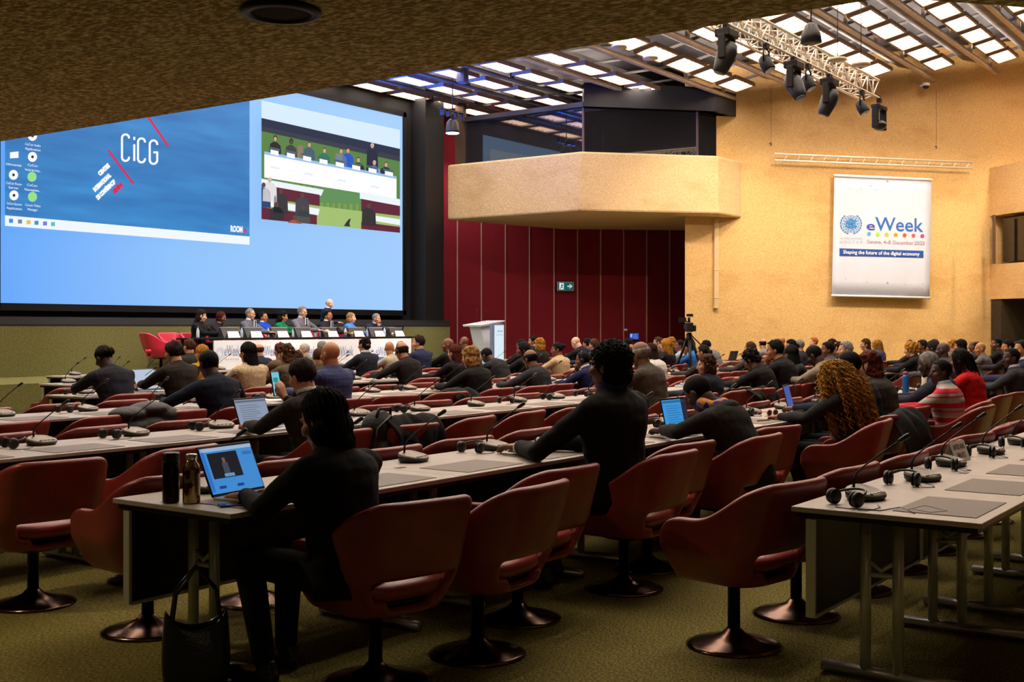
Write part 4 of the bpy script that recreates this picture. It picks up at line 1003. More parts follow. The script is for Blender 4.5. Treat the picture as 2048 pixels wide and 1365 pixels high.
SK = dict(pale=(226, 178, 150), fair=(206, 154, 122), tan=(188, 128, 84), brown=(126, 82, 58), dark=(74, 48, 38))
HC = dict(black=(18, 15, 14), dbrown=(44, 30, 22), brown=(82, 54, 34), auburn=(88, 36, 26), blond=(184, 138, 78), gold=(196, 138, 48), grey=(150, 146, 140), white=(216, 208, 198), red=(104, 40, 28), ginger=(190, 110, 50))
PEOPLE = []
def pos_from_px(px, ytop, yroot, Hm, rz=0):
    hy_ = Hm.translation.y*math.cos(rz); X = 0; s = 1
    for _ in range(3):
        yh = yroot+hy_*s; p = on_y(px, ytop, yh); s = max(.88, min(1.12, p.z/(Hm.translation.z+.125)))
    return p.x+Hm.translation.y*s*math.sin(rz), s
def person(loc, rz, s, label, who, h='short', hc='black', sk='fair', cl=(24, 24, 28), pose='up', collar=None, trousers=(20, 20, 24), glasses=False, headset=False, seed=0, jm=None, wd=1, hscale=1, vox=.0085, group='seated audience', fine=False):
    f = figure(pose, .005 if fine else vox); r = empty('person', loc, rz, label, 'person', group); r.scale = (s*wd, s, s)
    kidsl = []
    link('body', f['body'], [skin(SK[sk]), M_eye, skin(tuple(int(v*k) for v, k in zip(SK[sk], (.86, .66, .64))))], r)
    link('jacket', f['jacket'], jm or cloth(cl), r)
    link('trousers', f['trousers'], cloth(trousers, 't'), r); [link('shoe', q, M_plast, r) for q in f['shoes']]
    if collar: link('shirt_collar', f['collar'], cloth(collar, 's'), r)
    if h: 
        nm = {'scarf': 'headscarf'}.get(h, 'hair'); m_ = cloth(hc) if isinstance(hc, tuple) else hairm(HC[hc])
        link(nm, hair(h, seed), m_, r, f['Hm'] @ Matrix.Scale(hscale, 4))
    if glasses: link('glasses', glasses_mesh(), M_plast, r, f['Hm'])
    if headset: link('headset', headset_mesh(), M_plast, r, f['Hm'])
    PEOPLE.append(r); return r, f
_link = link
def link(name, me, mats=None, parent=None, mw=None):
    """shared meshes get their materials per object"""
    if mats is not None and len(me.materials) == 0:
        for _ in (mats if isinstance(mats, (list, tuple)) else [mats]): me.materials.append(None)
    return _link(name, me, mats, parent, mw)

# ------------------------------------------------------------------ audience
def CHY(row): return FR[row]-.40
# (px of head, y of head top, row, who, extra label words, hair, hair colour, skin, jacket colour, pose, options)
A = [
 (208, 692, 4, 'person in navy jacket at left end', ', hand resting on the table', 'bun', 'black', 'dark', (36, 38, 48), 'down', {}),
 (417, 700, 3, 'person in navy suit, cropped hair', ' leaning on the third table', 'shave', 'black', 'dark', (26, 30, 48), 'wide', {}),
 (347, 682, 4, 'person in brown black blazer', ', brown hair, left of the blond person', 'short', 'dbrown', 'fair', (44, 38, 32), 'fwd', dict(yo=0)),
 (378, 678, 6, 'person in dark grey jumper', ', short brown hair, beside the stage steps', 'short', 'brown', 'fair', (52, 50, 46), 'up', {}),
 (403, 690, 5, 'person in mustard top', ' with long fair hair, behind the brown black blazer', 'long', 'gold', 'fair', (196, 140, 30), 'up', {}),
 (495, 685, 4, 'person in cream cardigan', ' with long black hair', 'long', 'black', 'tan', (206, 184, 146), 'up', {}),
 (517, 687, 6, 'person in slate jacket', ', bald crown, beyond the cream cardigan', 'fringe', 'brown', 'fair', (46, 50, 66), 'up', dict(yo=-.3, b=.4)),
 (560, 686, 5, 'person in rust coloured top', ', auburn hair, beyond the hair clip', 'short', 'auburn', 'fair', (110, 84, 66), 'up', {}),
 (572, 689, 4, 'person with gold hair clip', ' in patterned brown jacket', 'wavy', 'brown', 'fair', (96, 84, 66), 'fwd', dict(clip=1)),
 (592, 703, 5, 'person in olive top', ', brown hair, just right of the hair clip', 'wavybob', 'brown', 'fair', (88, 80, 60), 'fwd', dict(yo=-.85)),
 (608, 687, 6, 'white haired person in grey jacket', ' before the white stage banner', 'crop', 'white', 'pale', (128, 128, 126), 'left', dict(yo=-.4)),
 (643, 683, 6, 'grey haired person beyond checked suit', '', 'short', 'grey', 'fair', (60, 60, 64), 'up', {}),
 (660, 683, 3, 'person in blue checked suit', ', bald', None, 'black', 'tan', (34, 42, 84), 'up', dict(check=1)),
 (637, 696, 4, 'person peeking beside checked suit', ', bald, in olive jacket', 'shave', 'brown', 'tan', (66, 66, 50), 'right', dict(yo=0.5)),
 (604, 718, 2, 'person holding a phone', ' in brown grey suit, short curly hair', 'crown', 'dbrown', 'fair', (48, 44, 40), 'phone', dict(collar=(220, 220, 224))),
 (645, 783, 1, 'person in black at the laptop', ', straight black bob, nearest the camera', 'bob', 'black', 'tan', (20, 20, 22), 'type', dict(fine=1, yo=.13)),
 (728, 675, 5, 'person with tousled dark hair', ' in dark suit before the banner', 'curly', 'black', 'fair', (40, 42, 56), 'up', dict(collar=(225, 225, 228), hs=.86)),
 (779, 683, 5, 'bald person with dark glasses', ' in profile, cream shirt', None, 'brown', 'tan', (190, 180, 160), 'turn', dict(glasses=1)),
 (803, 684, 4, 'person in pinstripe suit', ' wearing a black headset, arm stretched left', 'fringe', 'dbrown', 'tan', (34, 30, 32), 'wide', dict(headset=1)),
 (836, 671, 5, 'person in indigo suit', ', dark hair, right of the pinstripe suit', 'short', 'dbrown', 'fair', (44, 50, 84), 'left', {}),
 (895, 676, 5, 'bald person in black coat', ' left of the lectern', None, 'black', 'brown', (24, 24, 26), 'left', dict(yo=-.2)),
 (908, 690, 4, 'person with wine red hair', ' in black jacket', 'long', 'auburn', 'fair', (26, 24, 26), 'up', {}),
 (928, 673, 6, 'bald person nearest the lectern', ' in dark suit', None, 'black', 'brown', (34, 34, 40), 'up', {}),
 (940, 694, 3, 'person in black knit', ' with honey blond bob', 'wavybob', 'blond', 'fair', (28, 28, 28), 'fwd', {}),
 (974, 696, 4, 'person bowed over the table', ', dark suit, cropped hair', 'shave', 'black', 'dark', (42, 42, 44), 'bow', {}),
 (1042, 678, 5, 'person in charcoal coat', ', cropped hair, behind the striped sleeves', 'shave', 'black', 'brown', (36, 34, 36), 'up', {}),
 (1046, 684, 4, 'person in black with striped sleeves', ' wearing a dark headscarf', 'scarf', (24, 24, 28), 'brown', (28, 28, 32), 'left', {}),
 (1065, 673, 6, 'person with sleek black hair', ' looking left, red wall behind', 'short', 'black', 'tan', (32, 32, 34), 'left', {}),
 (1078, 677, 5, 'person with fair hair half hidden', ', dark top', 'wavybob', 'gold', 'fair', (40, 38, 38), 'up', {}),
 (1060, 699, 3, 'person in slate grey suit', ', thinning hair, leaning left', 'fringe', 'black', 'brown', (48, 50, 56), 'wide', {}),
 (1114, 685, 4, 'person in cream jacket with bun', '', 'topbun', 'black', 'brown', (210, 184, 140), 'left', {}),
 (1152, 674, 5, 'bald pale person in black suit', ' looking down left', None, 'grey', 'pale', (26, 28, 38), 'down', {}),
 (1174, 677, 5, 'person in bright blue top', ', dark hair', 'short', 'black', 'tan', (40, 56, 180), 'up', dict(yo=.5)),
 (1187, 678, 5, 'person with light brown hair', ' in front of the red wall', 'short', 'brown', 'fair', (46, 48, 60), 'up', dict(yo=-.8)),
 (1165, 703, 3, 'person in royal blue suit', ' with a headset, hands raised to chin', 'crop', 'black', 'brown', (28, 38, 78), 'chin', dict(headset=1, collar=(220, 220, 224))),
 (1217, 683, 1, 'person in black with afro hair', ', arm on the nearest table, papers in front', 'afro', 'black', 'brown', (22, 21, 21), 'write', dict(fine=1, yo=.18, wd=1.12, hs=.94, collar=(30, 40, 110))),
 (1256, 677, 5, 'person behind the tan suit', ', short dark hair', 'short', 'black', 'tan', (44, 44, 50), 'down', {}),
 (1280, 683, 2, 'person in tan brown suit', ', balding with grey temples', 'fringe', 'grey', 'brown', (86, 78, 66), 'fwd', {}),
 (1300, 688, 3, 'person in white top', ', straight dark hair', 'long', 'dbrown', 'fair', (226, 220, 214), 'fwd', {}),
 (1315, 674, 5, 'person with glasses in profile', ', brown hair tied back', 'topbun', 'brown', 'fair', (84, 74, 64), 'left', dict(glasses=1)),
 (1331, 680, 4, 'person in black puffer jacket', ' with very long blond hair', 'long', 'gold', 'fair', (28, 28, 32), 'up', dict(hs=1.15)),
 (1341, 675, 5, 'person with bright fair curls', ' in black top', 'wavybob', 'gold', 'fair', (26, 26, 30), 'up', {}),
 (1359, 680, 4, 'person in pale blue shirt', ', dark hair', 'crop', 'black', 'brown', (180, 190, 214), 'left', dict(yo=.3)),
 (1379, 680, 4, 'person in sky blue jacket', ' and black headscarf, hands lifted', 'scarf', (20, 24, 26), 'tan', (58, 130, 214), 'chin', dict(yo=-.4)),
 (1413, 681, 4, 'person in light grey suit', ' left of the tripod, head bowed', 'short', 'black', 'fair', (128, 128, 130), 'down', {}),
 (1406, 690, 3, 'person with brown hat like hair', ' left of the tripod legs', 'bun', 'dbrown', 'tan', (60, 54, 50), 'up', {}),
 (1411, 710, 2, 'person with brown hair and headset', ' in navy jumper', 'wavybob', 'brown', 'fair', (34, 38, 52), 'left', dict(headset=1)),
 (1397, 750, 1, 'person in dark hoodie', ' with blue and leopard scarf, head bowed', 'shave', 'black', 'dark', (44, 44, 40), 'bow', dict(scarf=1, fine=0)),
 (1500, 683, 3, 'person with thin ginger hair', ' in grey jacket right of the tripod', 'crop', 'brown', 'tan', (70, 68, 66), 'up', {}),
 (1525, 677, 4, 'person with curly temples', ' in light top, right of the tripod', 'fringe', 'dbrown', 'fair', (150, 146, 150), 'right', {}),
 (1502, 700, 2, 'person with loose dark curls', ' in black hooded jacket, looking at a tablet', 'curly', 'black', 'brown', (26, 26, 26), 'down', {}),
 (1549, 680, 2, 'person with chin on hand', ' in black suit', 'short', 'black', 'tan', (30, 28, 30), 'chin', dict(x=.0)),
 (1562, 673, 4, 'bald person far behind chin rester', '', None, 'grey', 'tan', (60, 58, 60), 'up', {}),
 (1581, 679, 3, 'person with black hair, dark coat', ' right behind the chin rester', 'bun', 'black', 'tan', (36, 34, 36), 'left', {}),
 (1582, 691, 2, 'person in profile with black hair', ' in charcoal jacket', 'long', 'black', 'brown', (40, 38, 40), 'turn', dict(yo=.3, yaw=.6)),
 (1598, 679, 3, 'grey haired person in navy coat', ' in the far right block', 'crop', 'grey', 'fair', (40, 46, 62), 'up', dict(yo=.4)),
 (1627, 675, 4, 'person with ginger hair', ' looking left, far back', 'short', 'ginger', 'pale', (150, 150, 156), 'left', {}),
 (1628, 691, 2, 'person in beige blazer', ', black cropped hair, head down', 'crop', 'black', 'dark', (150, 138, 120), 'down', dict(yo=-.55)),
 (1654, 684, 2, 'person in slate blazer', ', dark short hair', 'short', 'black', 'brown', (92, 88, 84), 'left', dict(yo=.7)),
 (1663, 678, 3, 'person with dark bun', ' behind the slate blazer', 'bun', 'dbrown', 'tan', (52, 50, 52), 'up', {}),
 (1675, 683, 3, 'person with curly dark top', '', 'curly', 'dbrown', 'tan', (44, 40, 42), 'up', dict(yo=-.5, hs=.85)),
 (1690, 683, 2, 'person with thick grey hair', ' in dark coat behind the long golden curls', 'short', 'grey', 'fair', (56, 54, 58), 'left', dict(yo=.1)),
 (1664, 722, 1, 'person with long golden curls', ' in charcoal jumper at a laptop', 'curls', 'gold', 'tan', (46, 46, 46), 'fwd', dict(x=-.1)),
 (1697, 702, 1, 'person in navy jacket by curls', ', shaved head', 'shave', 'black', 'brown', (30, 34, 50), 'fwd', dict(yo=.0)),
 (1730, 678, 3, 'person with long brown hair', ' in profile, far back', 'long', 'brown', 'fair', (90, 74, 64), 'left', {}),
 (1753, 677, 3, 'person with yellow braids', ' in denim blue jacket', 'braids', 'gold', 'tan', (70, 84, 120), 'up', dict(hs=.9)),
 (1736, 704, 1, 'person with dark red hair', ' in grey green jacket', 'wavy', 'red', 'fair', (66, 62, 54), 'fwd', dict(yo=.16)),
 (1820, 681, 3, 'person with dark hair far right', ' behind the curly bob', 'short', 'black', 'tan', (50, 46, 46), 'up', dict(yo=-.8)),
 (1821, 685, 2, 'person with curly blond bob', ' in black jacket', 'curly', 'gold', 'fair', (28, 26, 28), 'fwd', {}),
 (1843, 680, 2, 'person in dark blue coat', ' right of the curly bob', 'short', 'dbrown', 'brown', (40, 42, 56), 'left', dict(yo=.6)),
 (1865, 681, 2, 'person in patterned black headscarf', ' and yellow jacket', 'scarf', (34, 34, 38), 'brown', (206, 176, 96), 'up', dict(yo=0)),
 (1868, 679, 3, 'person with short brown hair, far', '', 'short', 'brown', 'tan', (70, 60, 56), 'up', dict(yo=-.4)),
 (1856, 703, 1, 'person in slate blue jumper', ' resting an arm beside the bottles', 'crop', 'grey', 'dark', (44, 50, 66), 'wide', dict(yo=-.1)),
 (1881, 719, 1, 'person in red striped shirt', ', looking left', 'crop', 'black', 'dark', (190, 180, 170), 'left', dict(yo=-.28, stripe=1, collar=(200, 212, 230))),
 (1885, 685, 2, 'bald person in grey coat', '', None, 'black', 'dark', (84, 82, 86), 'up', dict(yo=-.9)),
 (1903, 678, 2, 'person with fair curls far right', '', 'curly', 'gold', 'fair', (120, 100, 84), 'up', dict(yo=.5, hs=.85)),
 (1920, 680, 2, 'person with smooth black hair', '', 'bob', 'black', 'tan', (40, 38, 40), 'up', dict(yo=0)),
 (1919, 698, 1, 'person in red sweater', ' with black braids', 'braids', 'black', 'brown', (206, 26, 30), 'fwd', {}),
 (1948, 680, 2, 'person with rounded dark hair', '', 'afro', 'black', 'brown', (56, 52, 54), 'up', dict(hs=.75)),
 (1960, 685, 2, 'bald person in profile, grey suit', '', None, 'brown', 'tan', (106, 102, 104), 'left', dict(yo=-.5)),
 (1992, 676, 2, 'person in black suit facing left', '', 'crop', 'black', 'brown', (28, 26, 28), 'left', dict(yo=-.2)),
 (2015, 680, 2, 'person with hair tied low', '', 'bun', 'black', 'tan', (40, 34, 34), 'left', dict(yo=-1.1)),
 (2033, 684, 2, 'person near the right picture edge', ', dark hair', 'short', 'dbrown', 'brown', (70, 60, 56), 'up', dict(yo=-.9)),
 (2022, 696, 1, 'bald person with open laptop', ' in charcoal suit and pale collar', 'shave', 'black', 'dark', (58, 56, 60), 'left', dict(collar=(200, 190, 214))),
 (2044, 680, 1, 'person in navy suit at right edge', '', 'crop', 'black', 'tan', (38, 44, 66), 'left', dict(yo=.1, collar=(230, 230, 234))),
]
M_check = mat('checked_suit', (30, 38, 80), .85, bump=.2, bscale=60)
nt = M_check.node_tree; b = nt.nodes['Principled BSDF']; tc = nt.nodes.new('ShaderNodeTexCoord'); ck = nt.nodes.new('ShaderNodeTexBrick')
mp = nt.nodes.new('ShaderNodeMapping'); mp.inputs['Rotation'].default_value = (PI/2, 0, 0)
ck.offset = 0; ck.inputs['Scale'].default_value = 1; ck.inputs['Brick Width'].default_value = .035; ck.inputs['Row Height'].default_value = .035; ck.inputs['Mortar Size'].default_value = .0016
ck.inputs['Color1'].default_value = lin((32, 40, 84)); ck.inputs['Color2'].default_value = lin((36, 44, 90)); ck.inputs['Mortar'].default_value = lin((62, 72, 124))
nt.links.new(tc.outputs['Object'], mp.inputs[0]); nt.links.new(mp.outputs[0], ck.inputs[0]); nt.links.new(ck.outputs[0], b.inputs['Base Color'])
def wave_mat(name, stops, scale, direction='Z', rot=(0, 0, 0)):
    m = bpy.data.materials.new(name); m.use_nodes = True; nt = m.node_tree; b = nt.nodes['Principled BSDF']; b.inputs['Roughness'].default_value = .9
    tc = nt.nodes.new('ShaderNodeTexCoord'); mp = nt.nodes.new('ShaderNodeMapping'); wv = nt.nodes.new('ShaderNodeTexWave'); r = nt.nodes.new('ShaderNodeValToRGB')
    mp.inputs['Rotation'].default_value = rot; wv.bands_direction = direction; wv.wave_profile = 'SAW'; wv.inputs['Scale'].default_value = scale; wv.inputs['Distortion'].default_value = .3
    r.color_ramp.interpolation = 'CONSTANT'
    r.color_ramp.elements[0].color = lin(stops[0][1]); r.color_ramp.elements[1].position = stops[1][0]; r.color_ramp.elements[1].color = lin(stops[1][1])
    for p_, c in stops[2:]: e = r.color_ramp.elements.new(p_); e.color = lin(c)
    nt.links.new(tc.outputs['Object'], mp.inputs[0]); nt.links.new(mp.outputs[0], wv.inputs[0]); nt.links.new(wv.outputs[0], r.inputs[0]); nt.links.new(r.outputs[0], b.inputs['Base Color']); return m
M_stripe = wave_mat('striped_jersey', [(0, (206, 34, 60)), (.34, (186, 176, 166)), (.72, (206, 34, 60)), (.82, (170, 164, 156))], 2.3)
def draped(name, ctr, ext, m, label, cat, seed=1, rz=0, folds=9, amp=.02, parent=None, top=.84, drop=.45, w2=.24, thick=.09):
    """a garment hung over a chair back: folded cloth falling on both sides"""
    mb = MB(); n, k = 26, 22; vs = []
    for i in range(n+1):
        u = i/n*2-1
        for j in range(k+1):
            t = j/k*2-1                       # -1 front hem .. 0 ridge .. 1 rear hem
            dy = thick*math.sin(max(-1, min(1, t*3))*PI/2); z = top-abs(t)**1.1*drop*(1+.18*math.sin(u*3+seed))-.03*abs(u)**3
            f = math.sin(u*folds+seed+t*1.5)*amp*abs(t)+noise.noise(Vector((u*3, t*3, seed)))*amp*1.6
            vs.append((u*w2*(1-.12*abs(t)+.06*math.sin(t*5+seed)), dy*(1+.35*abs(t))+f, z+noise.noise(Vector((u*2, t*2, seed+5)))*.03))
    fs = [(i*(k+1)+j, (i+1)*(k+1)+j, (i+1)*(k+1)+j+1, i*(k+1)+j+1) for i in range(n) for j in range(k)]
    mb.add(vs, fs, 0, True); me = evaluate(mb.mesh(name), [('SOLIDIFY', dict(thickness=.02)), ('SUBSURF', dict(levels=1))])
    me.polygons.foreach_set('use_smooth', [True]*len(me.polygons)); me.materials.clear()
    o = link(name, me, m); o.location = ctr; o.rotation_euler.z = rz; tag(o, label, cat); return o
OCC = {}          # row -> list of (x, who)
for px, yt, row, who, ext, h, hc, sk, cl, pose, op in A:
    f = figure(pose, .005 if op.get('fine') else .0085); yr = CHY(row)+op.get('yo', 0); rz = op.get('yaw', 0)
    x, s = pos_from_px(px, yt, yr, f['Hm'], rz)
    x += op.get('x', 0)*0
    r, f = person((x, yr, 0), rz, s, (who+ext), who, h, hc, sk, cl, pose, op.get('collar'), glasses=op.get('glasses'), headset=op.get('headset'),
                  seed=int(px) % 3 if h in ('short', 'crown') else 0, jm=M_check if op.get('check') else (M_stripe if op.get('stripe') else None), wd=op.get('wd', 1), hscale=op.get('hs', 1), fine=op.get('fine', 0))
    OCC.setdefault(row, []).append((x, who, yr))
    if h == 'afro' and op.get('fine'):
        for sd, sh, el, wr_, fd in f['arms']:
            e = (wr_-el).normalized(); mb = MB(); mb.tube([wr_-e*.045, wr_-e*.008], [.041, .036], 16); mb.build('shirt_cuff', cloth((226, 222, 214), 's'), r)
    if op.get('clip'):
        mb = MB(); mb.cap((-.035, -.112, .03), .008, (.035, -.112, .036), .008); mb.build('hair_clip', mat('gold_metal', (220, 180, 90), .3, 1), r, f['Hm'])
    if op.get('scarf'):
        sc_, a = f['S'](.47); mb = MB()
        mb.ell(sc_+Vector((0, -.05, .0)), (.15, .11, .07), M=Matrix.Rotation(-.7, 3, 'X')); me = blob(mb, .01, 2); me = me
        link('hood', me, cloth(cl), r)
        mb = MB(); mb.tube([sc_+Vector((.085*math.cos(t), .03+.075*math.sin(t), .055+.01*math.sin(3*t))) for t in [2*PI*k/20 for k in range(21)]], .036, 10); me = mb.mesh('sc')
        link('scarf', me, mat('leopard_scarf', (30, 60, 190), .8, c2=(226, 150, 50), scale=14, detail=3, lo=.5, hi=.54), r)
print('PEOPLE', len(PEOPLE))

# ------------------------------------------------------------------ place chairs, tables, units for every row
def nearest(row, x):
    """(who, side words) for a spot x in this row, counted in seats from the nearest person"""
    L = ANCH[row]; w_ = min(L, key=lambda t: abs(t[0]-x)); n = round(abs(w_[0]-x)/.74); return w_[1], ('right' if x > w_[0] else 'left'), n
ANCH = {r: [(x, w_) for x, w_, y in L] for r, L in OCC.items()}
ANCH[0] = [(6.95, 'country name card')]
nths = ['', 'first', 'second', 'third', 'fourth', 'fifth', 'sixth', 'seventh', 'eighth', 'ninth', 'tenth', 'eleventh', 'twelfth', 'thirteenth', 'fourteenth', 'fifteenth']
def short(who): return who.replace(' person', ' person')
USED = set()
def rel(row, x, pre, mid):
    who, side, n = nearest(row, x)
    if n == 0: base = '%s %s the %s' % (pre, mid, who)
    else: base = '%s, %s seat %s of the %s' % (pre, nths[min(n, 15)], side, who)
    return base
def cap16(t):
    w_ = t.split(); return ' '.join(w_[:16])
def uniq(t, row):
    t = cap16(t)
    if t in USED:
        for alt in (t.replace('burgundy', 'dark red', 1), t.replace('swivel ', '', 1), t+' too', t.replace('grey', 'dark grey', 1), t.replace('black', 'dark', 1)):
            alt = cap16(alt)
            if alt not in USED: t = alt; break
    USED.add(t); return t
chair0 = make_chair('swivel_chair', M_leather); first_chair = [True]; CH0 = list(chair0.children)
def put_chair(x, y, rz, label, group):
    if first_chair[0]: o = chair0; first_chair[0] = False
    else: o = copy_tree(chair0)
    o.location = (x, y, 0); o.rotation_euler.z = rz; tag(o, label, 'chair', group); return o
seatx = {}
for row in range(0, 7):
    y = CHY(row); taken = []
    if row == 1:
        for cx, cy, rz_, lab in ((3.745, 3.37, -.22, 'burgundy leather swivel chair of the person in black at the laptop'),
                (4.33, 3.27, .05, 'empty burgundy chair right behind the shoulder of the laptop person'),
                (4.98, 3.50, -.05, 'empty burgundy chair pushed in, second right of the laptop person'),
                (5.90, 3.40, .0, 'burgundy leather swivel chair of the person with afro hair'),
                (6.50, 3.58, -.08, 'empty burgundy chair between afro hair and dark hoodie'),
                (7.18, 3.42, .02, 'burgundy leather swivel chair of the person in dark hoodie'),
                (7.95, 3.60, -.2, 'empty burgundy chair just right of the dark hoodie'),
                (8.82, 3.20, .12, 'burgundy leather swivel chair of the person with long golden curls')):
            put_chair(cx, cy, rz_, uniq(lab, row), 'swivel chairs at the tables'); taken.append((cx, cy))
    for (x, who, yr) in OCC.get(row, []):
        if row == 1 and x < 9.7: continue
        yy = yr-.02 if abs(yr-y) > .01 else y
        if any(math.hypot(x-tx, (yy-ty)) < .50 for tx, ty in taken): continue
        taken.append((x, yy)); 
        put_chair(x, yy, random.uniform(-.10, .10), uniq('burgundy leather swivel chair of the %s' % who, row), 'swivel chairs at the tables')
    x = X0[row]+.42
    while x < X1[row]-.3:
        if all(abs(x-tx) > .64 for tx, ty in taken):
            if not (row == 0):
                put_chair(x, y+random.uniform(-.06, .04), random.uniform(-.28, .22), uniq(rel(row, x, 'empty burgundy chair', 'beside'), row), 'swivel chairs at the tables'); taken.append((x, y))
            x += .76
        else: x += .12
    # advisers' chairs with their backs against the far side of the table
    if row < 5:
        x = {0: 5.15, 1: 3.72, 2: 3.6, 3: 4.9, 4: 8.3}[row]; xe = {0: 9.8, 1: 15.5, 2: 18, 3: 19, 4: 19}[row]
        while x < xe:
            ya = FR[row]+TD+.42+random.uniform(-.02, .06)
            if row+1 in OCC and any(abs(yr-CHY(row+1)) > .3 and abs(yr-ya) < .6 and abs(px_-x) < .6 for px_, w_, yr in OCC[row+1]): x += .74; continue
            put_chair(x, ya, random.uniform(-.2, .15), uniq(rel(row, x, 'burgundy chair backed against the far table edge', 'opposite'), row), "advisers' chairs behind the tables"); x += .745
put_chair(4.42, .52, .25, 'burgundy chair at the bottom right edge, nearest the camera', 'swivel chairs at the tables')
put_chair(5.25, .62, .1, 'burgundy chair at the right edge under the near table corner', 'swivel chairs at the tables')
# row tables
t0 = make_table(); ft = True; tabn = {}
for row in range(0, 7):
    x = X0[row]; k = 0
    while x < X1[row]-.5:
        o = t0 if ft else copy_tree(t0); ft = False; o.location = (x, FR[row], 0)
        w_ = min(ANCH[row], key=lambda t: abs(t[0]-x-.76)); dx = w_[0]-x
        sd = 'in front of' if -.1 < dx < TL+.1 else ('right of' if dx < 0 else 'left of')
        n = int(abs(dx-.76)/TL+.5)
        lab = 'grey table section %s the %s' % (sd, w_[1]) if n < 1 else 'grey table section %s the %s, %s on' % ('right of' if dx < .76 else 'left of', w_[1], nths[min(n, 15)])
        if row == 0 and k == 0: lab = 'grey table end at right with three microphone units and brown pads'
        if row == 1 and k == 0: lab = 'grey table end at left carrying the near laptop and two bottles'
        tag(o, uniq(lab, row), 'table', 'grey conference table sections'); x += TL; k += 1
# microphone units and headphones
u0 = make_unit(); h0 = make_phones(); fu = fh = True; rnd = random.Random(3)
SKIPU = []
for row in range(0, 7):
    x = X0[row]+.38; i = 0
    xe = {0: 10.5, 1: 17, 2: 21, 3: 21, 4: 20, 5: 20, 6: 20}[row]
    while x < xe:
        y = FR[row]+.60+rnd.uniform(-.04, .03); xx = x+rnd.uniform(-.05, .05)
        o = u0 if fu else copy_tree(u0); fu = False; o.location = (xx, y, TH); o.rotation_euler.z = rnd.uniform(-.5, .3)
        tag(o, uniq(rel(row, xx, 'grey gooseneck microphone unit', 'in front of'), row), 'microphone', 'microphone units on the tables')
        if rnd.random() < .8 and row < 5:
            o = h0 if fh else copy_tree(h0); fh = False
            o.location = (xx-.21, y-.02+rnd.uniform(-.03, .05), TH+.034); o.rotation_euler = (0, 0, rnd.uniform(-.5, .5))
            tag(o, uniq(rel(row, xx, 'black headphones by the microphone unit', 'in front of'), row), 'headphones', 'headphones on the tables')
        x += .76

# ------------------------------------------------------------------ stage: panel table, speakers, lectern
SZ = .60; PY = 18.15
pt = empty('panel_table', (18.7, PY, SZ), 0, 'long black panel table with white printed front on the stage', 'table')
xa, xb = x_on(402, PY)-18.7, x_on(827, PY)-18.7
mb = MB(); mb.b2((xa, -.02, .67), (xb, .75, .71)); mb.build('tabletop', M_black, pt, bevel=.004)
mb = MB(); xw = x_on(426, PY)-18.7; mb.b2((xw, -.03, .02), (xb-.12, .0, .66)); fp = mb.build('front_panel', mat('lit_white_banner', (240, 242, 250), .6), pt)
for x in (xa+.1, xa+.5, 0, xb-.1):
    for y in (.06, .68): mb = MB(); mb.b2((x-.025, y-.025, 0), (x+.025, y+.025, .67)); mb.build('leg', M_black, pt)
for k in range(5):
    p = on_y(449+75.5*k, 712, PY-.04); q = on_y(480+75.5*k, 712, PY-.04)
    text('front_title', 'eWeek', .30, p, (PI/2, 0, 0), mat('pale_title', (150, 164, 206), .7), pt, width=(q.x-p.x))
    mb = MB(); c = on_y(440+75.5*k, 707, PY-.04)
    for rr in (.06, .10):
        for j in range(16):
            t0, t1 = 2*PI*j/16, 2*PI*(j+1)/16
            mb.add([Vector((c.x+(rr+d)*math.cos(t)-18.7, -.045, c.z+(rr+d)*math.sin(t)-SZ)) for t, d in ((t0, 0), (t1, 0), (t1, .012), (t0, .012))], [(0, 1, 2, 3)])
    mb.build('front_emblem', mat('pale_emblem', (180, 206, 234), .7), pt)
    mb = MB()
    for j in range(6): d_ = on_y(452+75.5*k+5*j, 718, PY-.04); mb.box((d_.x-18.7, -.042, d_.z-SZ), (.02, .006, .02))
    mb.build('front_dots', mat('pale_dots', (222, 196, 180), .7), pt)
def console(px, who):
    p = on_y(px, 668, PY+.22); r = empty('desk_monitor', (p.x, PY+.22, SZ+.71), 0, 'grey desk monitor in front of %s' % who, 'monitor', 'monitors on the panel table')
    mb = MB(); mb.add([(-.20, -.05, 0), (.20, -.05, 0), (.20, .14, 0), (-.20, .14, 0), (-.23, .02, .20), (.23, .02, .20), (.23, .06, .20), (-.23, .06, .20)], [(0, 3, 2, 1), (4, 5, 6, 7), (0, 1, 5, 4), (1, 2, 6, 5), (2, 3, 7, 6), (3, 0, 4, 7)]); mb.build('case', mat('monitor_grey', (64, 66, 70), .5), r, bevel=.005)
    mb = MB(); mb.box((0, .04, .205), (.47, .06, .02)); mb.build('top_bar', mat('bar_grey', (150, 146, 140), .5), r)
    q = on_y(px+9, 670, PY+.06); c = empty('name_card', (q.x, PY+.10, SZ+.71), 0, 'white name card before %s' % who, 'name card', 'name cards on the panel table')
    mb = MB(); mb.add([(-.16, -.04, 0), (.16, -.04, 0), (.14, .015, .13), (-.14, .015, .13), (-.16, .07, 0), (.16, .07, 0)], [(0, 1, 2, 3), (3, 2, 5, 4), (0, 4, 5, 1)]); mb.build('card', M_paper, c)
def stage_person(px, yt, y, label, who, **kw):
    f = figure(kw.get('pose', 'up')); rz = kw.pop('rz', PI); base = SZ
    s_ = 1
    for _ in range(4):
        hv = Matrix.Rotation(rz, 3, 'Z') @ (f['Hm'].translation*s_); p = on_y(px, yt, y+hv.y); s_ = max(.86, min(1.12, (p.z-base)/(f['Hm'].translation.z+.125)))
    return person((p.x-hv.x, y, base), rz, s_, label, who, group='panel on the stage', **kw)[0]
